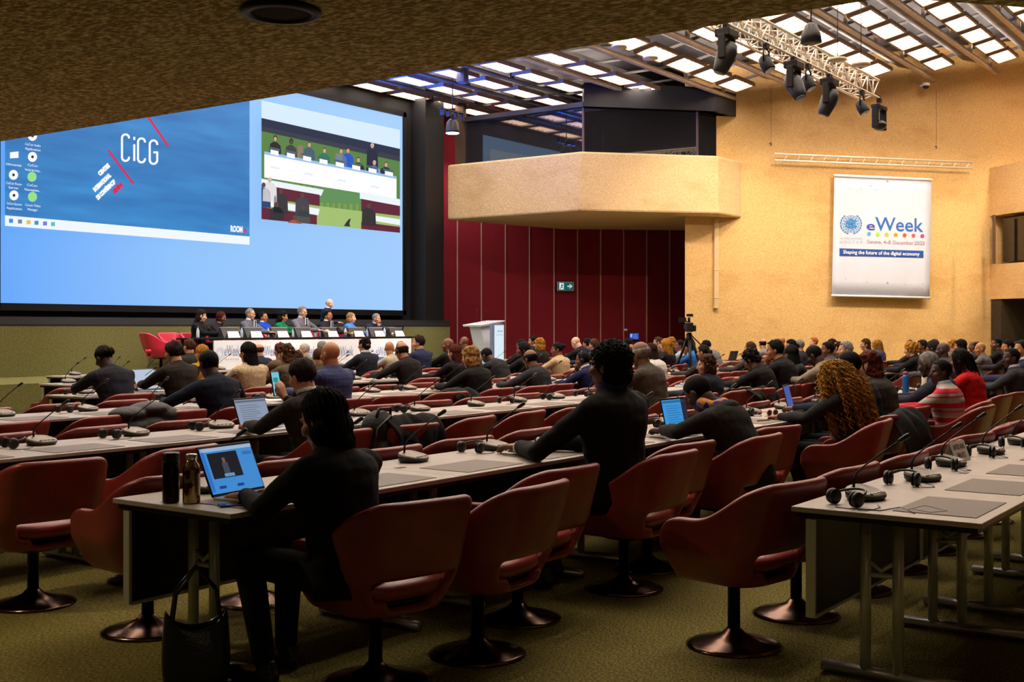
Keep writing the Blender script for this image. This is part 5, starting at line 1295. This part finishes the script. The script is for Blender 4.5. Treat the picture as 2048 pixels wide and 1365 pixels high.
ST = [(403, 620, 18.95, 'person in black with long dark hair, leftmost on the stage, looking down', 'the leftmost panelist', dict(h='long', hc='dbrown', sk='pale', cl=(22, 22, 26), pose='sleft', rz=PI+.5)),
      (443, 624, 19.35, 'person with round auburn curls and pale scarf, second on stage', 'the panelist with auburn curls', dict(h='afro', hc='auburn', sk='brown', cl=(34, 32, 36), pose='fwd', rz=PI+.35, collar=(170, 164, 160), hscale=.9)),
      (501, 617, 18.95, 'person in grey suit and dark tie between auburn curls and blue suit', 'the panelist in grey suit and glasses', dict(h='crop', hc='grey', sk='fair', cl=(96, 98, 112), pose='up', rz=PI+.3, glasses=True, collar=(232, 232, 238))),
      (527, 624, 19.62, 'person in bright blue suit seated behind the panel table', 'the panelist in bright blue suit', dict(h='short', hc='black', sk='tan', cl=(20, 70, 190), pose='lap', rz=PI+.2, glasses=True, collar=(232, 232, 238))),
      (566, 622, 18.95, 'person in green top with wavy dark hair, turned right', 'the panelist in green', dict(h='wavy', hc='black', sk='tan', cl=(8, 112, 70), pose='sleft', rz=PI+.5)),
      (605, 613, 18.95, 'person in light grey suit with navy tie, sitting tallest', 'the panelist in light grey suit', dict(h='short', hc='grey', sk='pale', cl=(116, 112, 124), pose='up', rz=PI+.1, glasses=True, collar=(236, 236, 242))),
      (656, 621, 18.95, 'person in black suit and glasses before the standing person', 'the panelist in black suit', dict(h='short', hc='black', sk='tan', cl=(38, 34, 40), pose='up', rz=PI+.15, glasses=True, collar=(236, 236, 242))),
      (703, 626, 18.95, 'person in sky blue jacket with short fair hair on stage', 'the panelist in sky blue', dict(h='wavybob', hc='blond', sk='pale', cl=(70, 130, 214), pose='up', rz=PI+.45, hscale=.95)),
      (753, 627, 18.95, 'person in navy jacket, hand on chin, rightmost panelist', 'the rightmost panelist', dict(h='crop', hc='grey', sk='fair', cl=(32, 36, 58), pose='chin', rz=PI-.1, collar=(236, 236, 242)))]
red0 = make_chair('stage_chair', M_stage_leather)
k_ = 0
for px, yt, y, lab, who, kw in ST:
    r = stage_person(px, yt, y, lab, who, **kw)
    c = red0 if k_ == 0 else copy_tree(red0); k_ += 1
    c.location = (r.location.x, min(r.location.y, 19.45), SZ); c.rotation_euler.z = r.rotation_euler.z*.3+PI*.7; tag(c, 'red swivel chair of %s' % who, 'chair', 'red chairs on the stage')
    if px in (501, 605, 656):
        hm = figure(kw['pose']); c_, a_ = hm['S'](.42); mb = MB(); mb.box(c_+Vector((0, .145, .03)), (.09, .012, .14)); mb.build('shirt_front', cloth((230, 232, 240), 's'), r, bevel=.004)
        mb = MB(); mb.box(c_+Vector((0, .153, .02)), (.035, .010, .15)); mb.build('tie', cloth((28, 34, 60), 't'), r, bevel=.004)
r = stage_person(659, 598, 19.78, 'person standing behind the panel, white hair, navy jacket, papers in hand', 'the standing person', h='fringe', hc='white', sk='pale', cl=(22, 34, 70), pose='stand', rz=PI+.7, collar=(236, 236, 242))
for px, y, rz, lab in ((322, 19.0, -1.9, 'empty red chair at the left of the stage, turned sideways'), (356, 19.5, PI, 'empty red chair just left of the panel table')):
    c = copy_tree(red0); q = on_y(px, 700, y); c.location = (q.x, y, SZ); c.rotation_euler.z = rz; tag(c, lab, 'chair', 'red chairs on the stage')
for px, who in zip((460, 506, 559, 606, 659, 711, 752, 792), ['the panelist with auburn curls', 'the panelist in grey suit', 'the panelist in green', 'the panelist in light grey suit', 'the panelist in black suit', 'the panelist in sky blue', 'the rightmost panelist', 'the empty right table end']): console(px, who)
for i, px in enumerate((399, 487, 540, 590, 634, 645, 694, 738, 772)):
    q = on_y(px, 670, PY+.25); r = empty('water_bottle', (q.x, PY+.3, SZ+.71), 0, 'clear water bottle on the stage table, %s from the left' % nths[i+1], 'bottle', 'water bottles on the panel table')
    mb = MB(); mb.lathe([(.03, 0), (.032, .02), (.032, .14), (.014, .18), (.013, .2)], n=12); mb.build('bottle_body', mat('clear_plastic', (190, 205, 220), .15, spec=.8), r)
    mb = MB(); mb.lathe([(.015, .2), (.015, .22), (.01, .222)], n=10); mb.build('cap', mat('blue_cap', (40, 80, 180), .5), r)
r = empty('laptop', (18.7+xb-.25, PY+.42, SZ+.71), 0, 'black laptop at the right end of the stage table', 'laptop')
mb = MB(); mb.b2((-.17, -.12, 0), (.17, .12, .018)); mb.build('keyboard_base', M_plast, r)
mb = MB(); mb.add([(-.17, -.12, .018), (.17, -.12, .018), (.17, -.20, .24), (-.17, -.20, .24), (-.17, -.11, .018), (.17, -.11, .018), (.17, -.19, .24), (-.17, -.19, .24)], [(0, 1, 2, 3), (4, 7, 6, 5), (0, 4, 5, 1), (2, 6, 7, 3), (0, 3, 7, 4), (1, 5, 6, 2)]); mb.build('screen_lid', M_plast, r)
# lectern and display board
q = on_y(972, 700, 18.6); r = empty('lectern', (q.x, 18.6, SZ), -.15, 'white angular speaker lectern with slanted top on stage right', 'lectern')
def hexa(lo, hi): # lo/hi: four corners each
    mb = MB(); mb.add(list(lo)+list(hi), [(0, 3, 2, 1), (4, 5, 6, 7), (0, 1, 5, 4), (1, 2, 6, 5), (2, 3, 7, 6), (3, 0, 4, 7)]); return mb
M_lec = mat('lectern_white', (236, 238, 246), .4, c2=(228, 232, 244), scale=2)
hexa([(-.12, -.22, 0), (.26, -.22, 0), (.26, .22, 0), (-.12, .22, 0)], [(-.42, -.22, 1.0), (.26, -.22, 1.06), (.26, .22, 1.06), (-.42, .22, 1.0)]).build('body', M_lec, r, bevel=.01)
hexa([(-.50, -.34, .94), (.34, -.34, 1.06), (.34, .34, 1.06), (-.50, .34, .94)], [(-.52, -.36, .99), (.36, -.36, 1.11), (.36, .36, 1.11), (-.52, .36, .99)]).build('top', M_lec, r, bevel=.008)
for sx in (-.25, .05):
    mb = MB(); mb.tube([(sx, .1, 1.04), (sx, .08, 1.15), (sx-.04, .04, 1.28), (sx-.10, 0, 1.36)], .006, 6); mb.cap((sx-.10, 0, 1.36), .014, (sx-.13, -.02, 1.39), .014); mb.build('microphone', M_black, r)
q = on_y(994, 700, 17.95); r = empty('display_board', (q.x, 17.95, SZ), .05, 'upright white display board with event text beside the lectern', 'sign')
mb = MB(); mb.b2((-.28, -.04, .05), (.28, .04, 1.02)); mb.b2((-.3, -.15, 0), (.3, .15, .05)); mb.build('frame', mat('board_blue_grey', (120, 132, 160), .5), r, bevel=.01)
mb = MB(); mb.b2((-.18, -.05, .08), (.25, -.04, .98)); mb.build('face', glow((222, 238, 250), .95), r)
def btxt(t, x, z, wd, c, name):
    me = text_mesh(t, .1); xs_ = [v.co.x for v in me.vertices]; W_ = max(xs_)-min(xs_)
    for v in me.vertices: v.co *= wd/W_
    o = link(name, me, ink(c)); o.parent = r; o.rotation_euler = (PI/2, 0, 0); o.location = (x, -.056, z)
btxt('eWeek', -.08, .80, .26, (60, 120, 190), 'board_title'); btxt('Shaping the future', -.12, .72, .32, (90, 130, 180), 'board_text')
# ------------------------------------------------------------------ television camera on tripod
CXY = (20.25, 10.25); r = empty('tripod_camera', (CXY[0], CXY[1], 0), -1.0, 'television camera on a tall black tripod before the concrete wall', 'video camera')
for k in range(3):
    t = 2*PI*k/3+.5; mb = MB(); mb.tube([(.06*math.cos(t), .06*math.sin(t), 1.28), (.30*math.cos(t), .30*math.sin(t), .65)], .022, 6); mb.tube([(.06*math.cos(t)+.03, .06*math.sin(t), 1.28), (.30*math.cos(t)+.01, .30*math.sin(t)+.03, .65)], .012, 6)
    mb.tube([(.30*math.cos(t), .30*math.sin(t), .66), (.52*math.cos(t), .52*math.sin(t), .0)], .016, 6); mb.build('leg', M_black, r)
mb = MB(); mb.lathe([(.07, 1.26), (.08, 1.30), (.05, 1.34), (.06, 1.38), (.04, 1.42)], n=14); mb.build('fluid_head', M_black, r)
mb = MB(); mb.tube([(.05, .0, 1.36), (.2, .1, 1.22), (.42, .2, .98)], .012, 6); mb.cap((.38, .18, 1.02), .02, (.42, .2, .97), .02); mb.build('pan_handle', M_black, r)
mb = MB(); mb.box((0, 0, 1.52), (.13, .34, .18)); mb.box((.09, -.05, 1.50), (.06, .2, .12)); mb.build('camera_body', M_plast, r, bevel=.015)
mb = MB(); mb.lathe([(.045, 0), (.055, .05), (.06, .14), (.07, .19), (.06, .19)], n=16, M=Matrix.Translation((0, .17, 1.53)) @ Matrix.Rotation(-PI/2, 4, 'X')); mb.build('lens', M_black, r)
mb = MB(); mb.tube([(0, .12, 1.61), (0, .12, 1.70), (0, -.12, 1.70), (0, -.12, 1.61)], .014, 6); mb.build('top_handle', M_black, r)
mb = MB(); mb.box((-.12, .05, 1.66), (.14, .05, .09)); mb.tube([(-.02, .05, 1.62), (-.1, .05, 1.66)], .01, 5); mb.box((.03, .16, 1.75), (.12, .09, .05)); mb.build('viewfinder', M_plast, r)

# ------------------------------------------------------------------ laptops, bottles, papers, bags, coats
def laptop(name_px, x, y, rz, label, colr=(70, 150, 230), tilt=.30, kind='doc', s_=1.0, base=M_alu, z=TH):
    r = empty('laptop', (x, y, z), rz, label, 'laptop', 'laptops on the tables'); r.scale = (s_,)*3
    mb = MB(); mb.b2((-.165, -.23, 0), (.165, 0, .014)); mb.build('keyboard_base', base, r, bevel=.004)
    mb = MB()
    for i in range(5):
        for j in range(12): mb.box((-.132+.024*j, -.13+.02*i, .0155), (.019, .015, .003))
    mb.build('keys', M_plast, r)
    mb = MB(); mb.b2((-.05, -.215, .014), (.05, -.155, .0155)); mb.build('touchpad', mat('pad_grey', (150, 150, 155), .4), r)
    Mx = Matrix.Translation((0, .0, .012)) @ Matrix.Rotation(-tilt, 4, 'X')
    mb = MB(); mb.b2((-.165, 0, 0), (.165, .007, .225), M=Mx); mb.build('screen_lid', M_plast, r, bevel=.003)
    mb = MB(); mb.b2((-.157, -.002, .012), (.157, 0, .212), M=Mx); sc_ = mb.build('screen', glow(colr, .8), r)
    def q(nm, x0, x1, z0, z1, c, d=.003, e=.8): mb = MB(); mb.b2((x0, -d-.001, z0), (x1, -d, z1), M=Mx); mb.build(nm, glow(c, e), sc_)
    if kind == 'video':
        q('sidebar', -.157, -.14, .02, .212, (50, 120, 210)); q('video_picture', -.125, .055, .075, .188, (26, 30, 38)); q('video_person', -.055, -.02, .085, .14, (70, 76, 88), .005); q('video_person', -.048, -.030, .14, .163, (120, 92, 80), .0055)
        q('video_caption', -.06, .0, .078, .092, (110, 160, 210), .0062); q('page_top', -.157, .157, .196, .212, (170, 196, 226)); q('page_box', .09, .145, .165, .18, (60, 120, 190)); q('page_button', -.11, -.07, .03, .042, (20, 70, 150)); q('page_button', .0, .04, .03, .042, (20, 70, 150))
        mb = MB(); mb.b2((-.165, -.0015, .212), (.165, 0, .222), M=Mx); mb.build('sticker_strip', mat('chrome_reflect', (200, 190, 170), .15, .8), r)
    elif kind == 'doc':
        q('page_top', -.157, .157, .19, .205, tuple(int(c*.7) for c in colr))
        for i in range(9): q('page_line', -.12, .06+.03*math.sin(i*2.2), .165-.016*i, .169-.016*i, tuple(int(c*.72) for c in colr))
        if colr[2] > 200 and colr[0] < 100: q('side_dark', .09, .157, .012, .212, (40, 40, 56))
    return r
laptop(0, 3.60, 4.05, .12, 'silver laptop showing a video page, in front of the nearest person', (70, 150, 226), .42, 'video', 1.05)
def on_table(px, row, dy=.25): return x_on(px, FR[row]+dy)
laptop(0, on_table(518, 2, .30), FR[2]+.32, .1, 'open laptop with pale text page on the second table left', (150, 164, 190), .35, 'doc', 1.05)
laptop(0, on_table(300, 4, .5), FR[4]+.5, .2, 'open laptop with blank white screen on the far left table', (196, 212, 232), .45, 'plain', 1.25)
laptop(0, on_table(982, 4, .5), FR[4]+.5, .1, 'open laptop with pale blue page near the lectern line', (150, 200, 220), .4, 'doc', 1.1)
laptop(0, on_table(768, 5, .5), FR[5]+.5, .0, 'open laptop with blue screen beside the dark glasses person', (60, 130, 200), .4, 'plain', 1.05)
laptop(0, on_table(1328, 1, .42), FR[1]+.30, -.05, 'black laptop with bright blue document beside the hooded person', (64, 160, 236), .22, 'doc', 1.05, M_plast)
laptop(0, on_table(1588, 1, .40), FR[1]+.42, .25, 'laptop with deep blue screen before the golden curls', (62, 92, 170), .25, 'plain', 1.05)
laptop(0, on_table(1968, 1, .40), FR[1]+.42, .55, 'open laptop seen obliquely before the bald charcoal suit', (90, 84, 80), .35, 'plain', 1.1)
laptop(0, on_table(1468, 4, .4), FR[4]+.45, 3.0, 'black laptop seen from behind, right of the tripod', (40, 50, 60), .3, 'plain', 1.0, M_plast)
def cyl_bottle(px, row_or_xy, prof, cap, m, capm, label, hsc=1):
    x, y = row_or_xy; r = empty('drink_bottle', (x, y, TH), 0, label, 'bottle')
    mb = MB(); mb.lathe(prof, n=28); mb.build('bottle_body', m, r); mb = MB(); mb.lathe(cap, n=24); mb.build('cap', capm, r); return r
M_tumb = mat('dark_bronze_tumbler', (60, 40, 22), .22, .9, c2=(26, 18, 12), scale=9, stretch=(1, 1, .4))
M_flor = mat('floral_steel', (176, 156, 112), .25, .85, c2=(96, 40, 30), scale=24, detail=2, lo=.52, hi=.56)
cyl_bottle(0, (3.285, 4.13), [(.032, 0), (.036, .008), (.036, .175), (.034, .178)], [(.036, .179), (.0375, .182), (.0375, .212), (.035, .216), (.015, .216)], M_tumb, M_plast, 'dark bronze travel tumbler, left of the two bottles on the near table')
cyl_bottle(0, (3.325, 4.045), [(.034, 0), (.037, .006), (.037, .145), (.033, .165), (.022, .180), (.021, .186)], [(.021, .187), (.024, .188), (.024, .208), (.022, .212), (.01, .212)], M_flor, mat('steel_cap', (220, 218, 210), .25, .8), 'golden steel bottle with dark red flower print on the near table')
p = at_z(475, 1012, TH); r = empty('mobile_phone', (p.x, p.y, TH), -.55, 'black mobile phone lying beside the near laptop', 'phone')
mb = MB(); mb.b2((-.078, -.038, 0), (.078, .038, .009)); mb.build('case', M_plast, r, bevel=.004); mb = MB(); mb.b2((-.073, -.034, .009), (.073, .034, .0098)); mb.build('screen', mat('phone_glass', (14, 20, 34), .08, spec=.8), r)
x_ = on_table(1815, 1, .4); cyl_bottle(0, (x_, FR[1]+.42), [(.033, 0), (.036, .01), (.036, .20), (.024, .225)], [(.024, .226), (.027, .228), (.027, .26), (.01, .262)], mat('blue_bottle', (20, 96, 170), .3), mat('pink_cap', (160, 60, 110), .4), 'blue drinking bottle beside the red striped shirt')
x_ = on_table(1846, 1, .4); cyl_bottle(0, (x_, FR[1]+.38), [(.032, 0), (.035, .01), (.035, .19), (.026, .21)], [(.026, .211), (.028, .213), (.028, .245), (.02, .248)], mat('white_bottle', (226, 214, 196), .35), mat('steel_cap2', (120, 120, 120), .3, .6), 'white flask bottle next to the blue drinking bottle')
# phone held up by the curly haired person
for r_ in PEOPLE:
    if r_['label'].startswith('person holding a phone'):
        f_ = figure('phone'); a_ = [a for a in f_['arms'] if a[0] == 1][0]; wv = Vector(a_[3])
        hw = Matrix.Translation(r_.location) @ Matrix.Scale(r_.scale.x, 4) @ (wv+Vector((-.035, .045, .10)))
        ph = empty('mobile_phone', hw, .15, 'mobile phone with teal screen held up by the curly haired person', 'phone')
        mb = MB(); mb.b2((-.045, 0, -.09), (.045, .010, .09)); mb.build('case', M_plast, ph, bevel=.003); mb = MB(); mb.b2((-.041, -.002, -.084), (.041, 0, .084)); sc2 = mb.build('screen', glow((120, 200, 220), .9), ph)
        mb = MB(); mb.b2((-.032, -.004, .01), (.02, -.003, .045)); mb.b2((-.02, -.004, -.05), (.034, -.003, -.012)); mb.build('chat_bubbles', glow((30, 150, 140), .9), sc2); ph.rotation_euler.x = -.2
# name cards and papers
def tent(x, y, rz, w_, h_, lines, label, tc, group=None, z=TH):
    r = empty('name_card', (x, y, z), rz, label, 'name card', group)
    mb = MB(); mb.add([(-w_/2, -.03, 0), (w_/2, -.03, 0), (w_/2, .012, h_), (-w_/2, .012, h_), (-w_/2, .055, 0), (w_/2, .055, 0)], [(0, 1, 2, 3), (3, 2, 5, 4), (0, 4, 5, 1)]); cd = mb.build('card', M_paper, r)
    for i, (t, ww) in enumerate(lines):
        me = text_mesh(t, .1, bold=.002); xs_ = [v.co.x for v in me.vertices]; W_ = max(xs_)-min(xs_); x0_ = min(xs_)
        for v in me.vertices: v.co.x = (v.co.x-x0_)*ww/W_-ww/2; v.co.y *= h_*3.6
        th = math.atan2(.042, h_); o = link('card_text', me, ink(tc)); o.parent = r; zz = h_*(.60-.40*i); o.rotation_euler = (PI/2-th, 0, 0); o.location = (0, -.03+.042*zz/h_-.0015, zz)
    return r
tent(6.88, 1.80, -.10, .22, .115, [('UNITED ARAB', .165), ('EMIRATES', .12)], 'white name card reading United Arab Emirates on the right table', (120, 30, 30))
tent(on_table(1025, 3, .55), FR[3]+.5, .1, .26, .10, [], 'blank white name card beside the slate grey suit', (60, 60, 60))
def sheet(px, py, row, w_, h_, rz, label, dy=None, m=M_paper, cat='paper', nm='paper_sheet', th=.003, col=None):
    p = at_z(px, py, TH) if dy is None else Vector((on_table(px, row, dy), FR[row]+dy, TH)); mb = MB(); mb.box((0, 0, th/2), (w_, h_, th)); 
    if th < .01: mb.box((.01, .012, th+.001), (w_*.98, h_*.98, .0015), 0, .08)
    o = mb.build(nm, m); o.location = (p.x, p.y, TH+.001); o.rotation_euler.z = rz; tag(o, label, cat); return o
sheet(1112, 884, 1, .30, .21, .2, 'loose white papers before the person with afro hair')
sheet(1080, 902, 1, .16, .08, .3, 'black notebook under the afro haired person arm', m=M_plast, cat='notebook', nm='notebook', th=.012)
sheet(555, 800, 3, .42, .30, .1, 'white papers on the table behind the phone holder')
sheet(1375, 775, 2, .32, .24, .2, 'blue and white folder beside the navy headset jumper', m=mat('folder_blue', (110, 150, 220), .5, c2=(230, 232, 240), scale=3, lo=.48, hi=.52), cat='folder', nm='folder', th=.03)
sheet(1785, 742, 2, .3, .22, .4, 'white papers between the red braids and golden curls', dy=.45)
sheet(1500, 717, 3, .3, .2, .1, 'white papers right of the tripod', dy=.45)
sheet(708, 757, 3, .22, .3, .2, 'white note pad left of the pinstripe arm')
o = sheet(1527, 843, 1, .16, .012, -.25, 'dark red pen beside the pink sunglasses', m=mat('red_pen', (130, 20, 30), .4), cat='pen', nm='pen', th=.009)
p = at_z(1545, 833, TH); r = empty('sunglasses', (p.x, p.y, TH+.03), -.4, 'pink rimmed sunglasses lying on the table near the curls', 'sunglasses')
for s in (-1, 1):
    mb = MB(); mb.tube([(.035*s+.027*math.cos(t), 0, .025*math.sin(t)) for t in [2*PI*k/14 for k in range(15)]], .004, 6); fr = mb.build('rim', mat('pink_rim', (214, 130, 124), .4), r)
    mb = MB(); mb.add([(.035*s+.025*math.cos(t), 0, .023*math.sin(t)) for t in [2*PI*k/14 for k in range(14)]], [tuple(range(14))]); mb.build('lens', mat('brown_lens', (96, 60, 58), .15), fr)
    mb = MB(); mb.tube([(.062*s, 0, .01), (.062*s, .10, .0), (.06*s, .13, -.02)], .003, 5); mb.build('temple', MATS['pink_rim'], r)
# coats and backpack on chairs
def coat_on(px, row, label, m, seed, **kw):
    y = CHY(row)-.30; x = x_on(px, y); return draped('draped_coat', (x, y-.02, 0), None, m, label, 'coat', seed, kw.pop('rz', 0), **kw)
coat_on(815, 2, 'black coat hanging over a chair back beside the backpack', cloth((26, 26, 27)), 2, top=.90, drop=.62, w2=.26, thick=.12, amp=.03)
coat_on(1800, 1, 'dark grey coat hanging over a chair behind the striped shirt', cloth((44, 45, 44)), 4, top=.86, drop=.62, w2=.30, thick=.13, amp=.04)
coat_on(915, 3, 'small black coat over the chair left of the honey blond bob', cloth((20, 20, 22)), 6, top=.86, drop=.35, w2=.26, thick=.14, amp=.03)
coat_on(1515, 2, 'black jacket hanging behind the loose dark curls', cloth((30, 32, 28)), 8, top=.84, drop=.5, w2=.30, thick=.12, amp=.04)
y = CHY(3)-.15; x = x_on(262, y); mb = MB()
for c, r_ in (((-.12, -.12, .80), (.17, .13, .07)), ((.1, -.1, .83), (.2, .14, .07)), ((.22, -.12, .78), (.15, .12, .08)), ((-.10, -.18, .68), (.16, .08, .10)), ((.08, -.18, .66), (.18, .08, .12)), ((.2, -.17, .68), (.14, .08, .10)), ((-.05, -.17, .56), (.15, .07, .09)), ((0, .0, .72), (.25, .1, .08))): mb.ell(c, r_)
me = blob(mb, .014, 1, .4); o = link('puffer_coat', me, mat('black_puffer', (13, 11, 10), .6, c2=(9, 8, 7), scale=8, bump=.5, bscale=14)); o.location = (x, y, 0); tag(o, 'crumpled black puffer coat heaped over a chair at left', 'coat')
y = CHY(2)-.22; x = x_on(752, y); r = empty('backpack', (x, y, .46), .2, 'black backpack standing on a chair beside the hanging coat', 'backpack')
mb = MB(); mb.ell((0, 0, .20), (.19, .12, .22)); mb.ell((0, -.02, .32), (.17, .11, .14)); mb.ell((0, -.10, .14), (.14, .06, .12)); link('bag_body', blob(mb, .012, 2), mat('black_nylon', (26, 26, 25), .7, bump=.3, bscale=60), r)
mb = MB(); mb.tube([(-.10, -.06, .40), (-.08, -.07, .47), (.08, -.07, .47), (.10, -.06, .40)], .012, 6); mb.build('carry_loop', M_plast, r)
mb = MB(); mb.tube([(-.165, -.085, .20), (-.15, -.10, .34), (0, -.12, .42), (.15, -.10, .34), (.165, -.085, .20)], .006, 6); mb.build('zip', mat('zip_grey', (90, 88, 84), .4), r)
# handbag on the floor by the near table leg
r = empty('tote_bag', (3.255, 3.93, 0), -.62, 'black leather tote bag standing on the carpet by the near table leg', 'bag')
n = 28; vs = []; prof = [(.0, .15, .085), (.02, .165, .095), (.14, .175, .09), (.26, .165, .075), (.34, .155, .06)]
for j, (z, a, b_) in enumerate(prof):
    for k in range(n):
        t = 2*PI*k/n; zz = z+(.06*abs(math.cos(t))**3-.04*(1-abs(math.cos(t)))) * (j/4)**2
        vs.append((a*math.copysign(abs(math.cos(t))**.7, math.cos(t)), b_*math.copysign(abs(math.sin(t))**.7, math.sin(t))+.01*math.sin(3*t+j), zz))
fs = [(j*n+k, j*n+(k+1) % n, (j+1)*n+(k+1) % n, (j+1)*n+k) for j in range(4) for k in range(n)]+[tuple(range(n))[::-1]]
mb = MB(); mb.add(vs, fs, 0, True); me = evaluate(mb.mesh('bag'), [('SOLIDIFY', dict(thickness=.008)), ('SUBSURF', dict(levels=1))]); me.materials.clear(); me.polygons.foreach_set('use_smooth', [True]*len(me.polygons))
r.scale = (.82, .82, .84); M_bl = mat('black_bag_leather', (30, 30, 33), .25, bump=.15, bscale=70); link('bag_body', me, M_bl, r)
for sy in (-.06, .06):
    mb = MB(); mb.tube([(-.12, sy, .33), (-.10, sy*.9, .48), (0, sy*.5, .60), (.10, sy*.9, .48), (.12, sy, .33)], .009, 8); mb.build('handle', M_bl, r)
# floor cable at left and power boxes beneath the near table
mb = MB(); pts = [at_z(px, py, .01) for px, py in ((-40, 1098), (40, 1086), (90, 1078), (120, 1070), (200, 1085), (255, 1110))]; mb.tube(pts, .006, 6); tag(mb.build('floor_cable', M_plast), 'thin black cable running over the carpet at far left', 'cable')
mb = MB(); pts = [at_z(px, py, .01) for px, py in ((-40, 1085), (20, 1090), (100, 1096), (160, 1092))]; mb.tube(pts, .006, 6); tag(mb.build('floor_cable', M_plast), 'second black cable crossing the carpet at far left, slightly lower', 'cable')
# headphone lead on the right near table
p0 = [at_z(px, py, TH+.003) for px, py in ((1668, 998), (1672, 1015), (1700, 1018), (1760, 1022), (1800, 1015), (1830, 1028), (1815, 1020), (1850, 1012), (1895, 1023), (1860, 1026), (1820, 1018))]
mb = MB(); mb.tube(p0, .0022, 5); tag(mb.build('headphone_lead', M_plast), 'thin black headphone lead tangled on the right near table', 'cable')
bpy.data.scenes.remove(TS)
pp = [(r.location.x, r.location.y, r['label']) for r in PEOPLE]
for i in range(len(pp)):
    for j in range(i):
        d = math.hypot(pp[i][0]-pp[j][0], pp[i][1]-pp[j][1])
        if d < .58: print('CLOSE %.2f | %s | %s' % (d, pp[i][2], pp[j][2]))
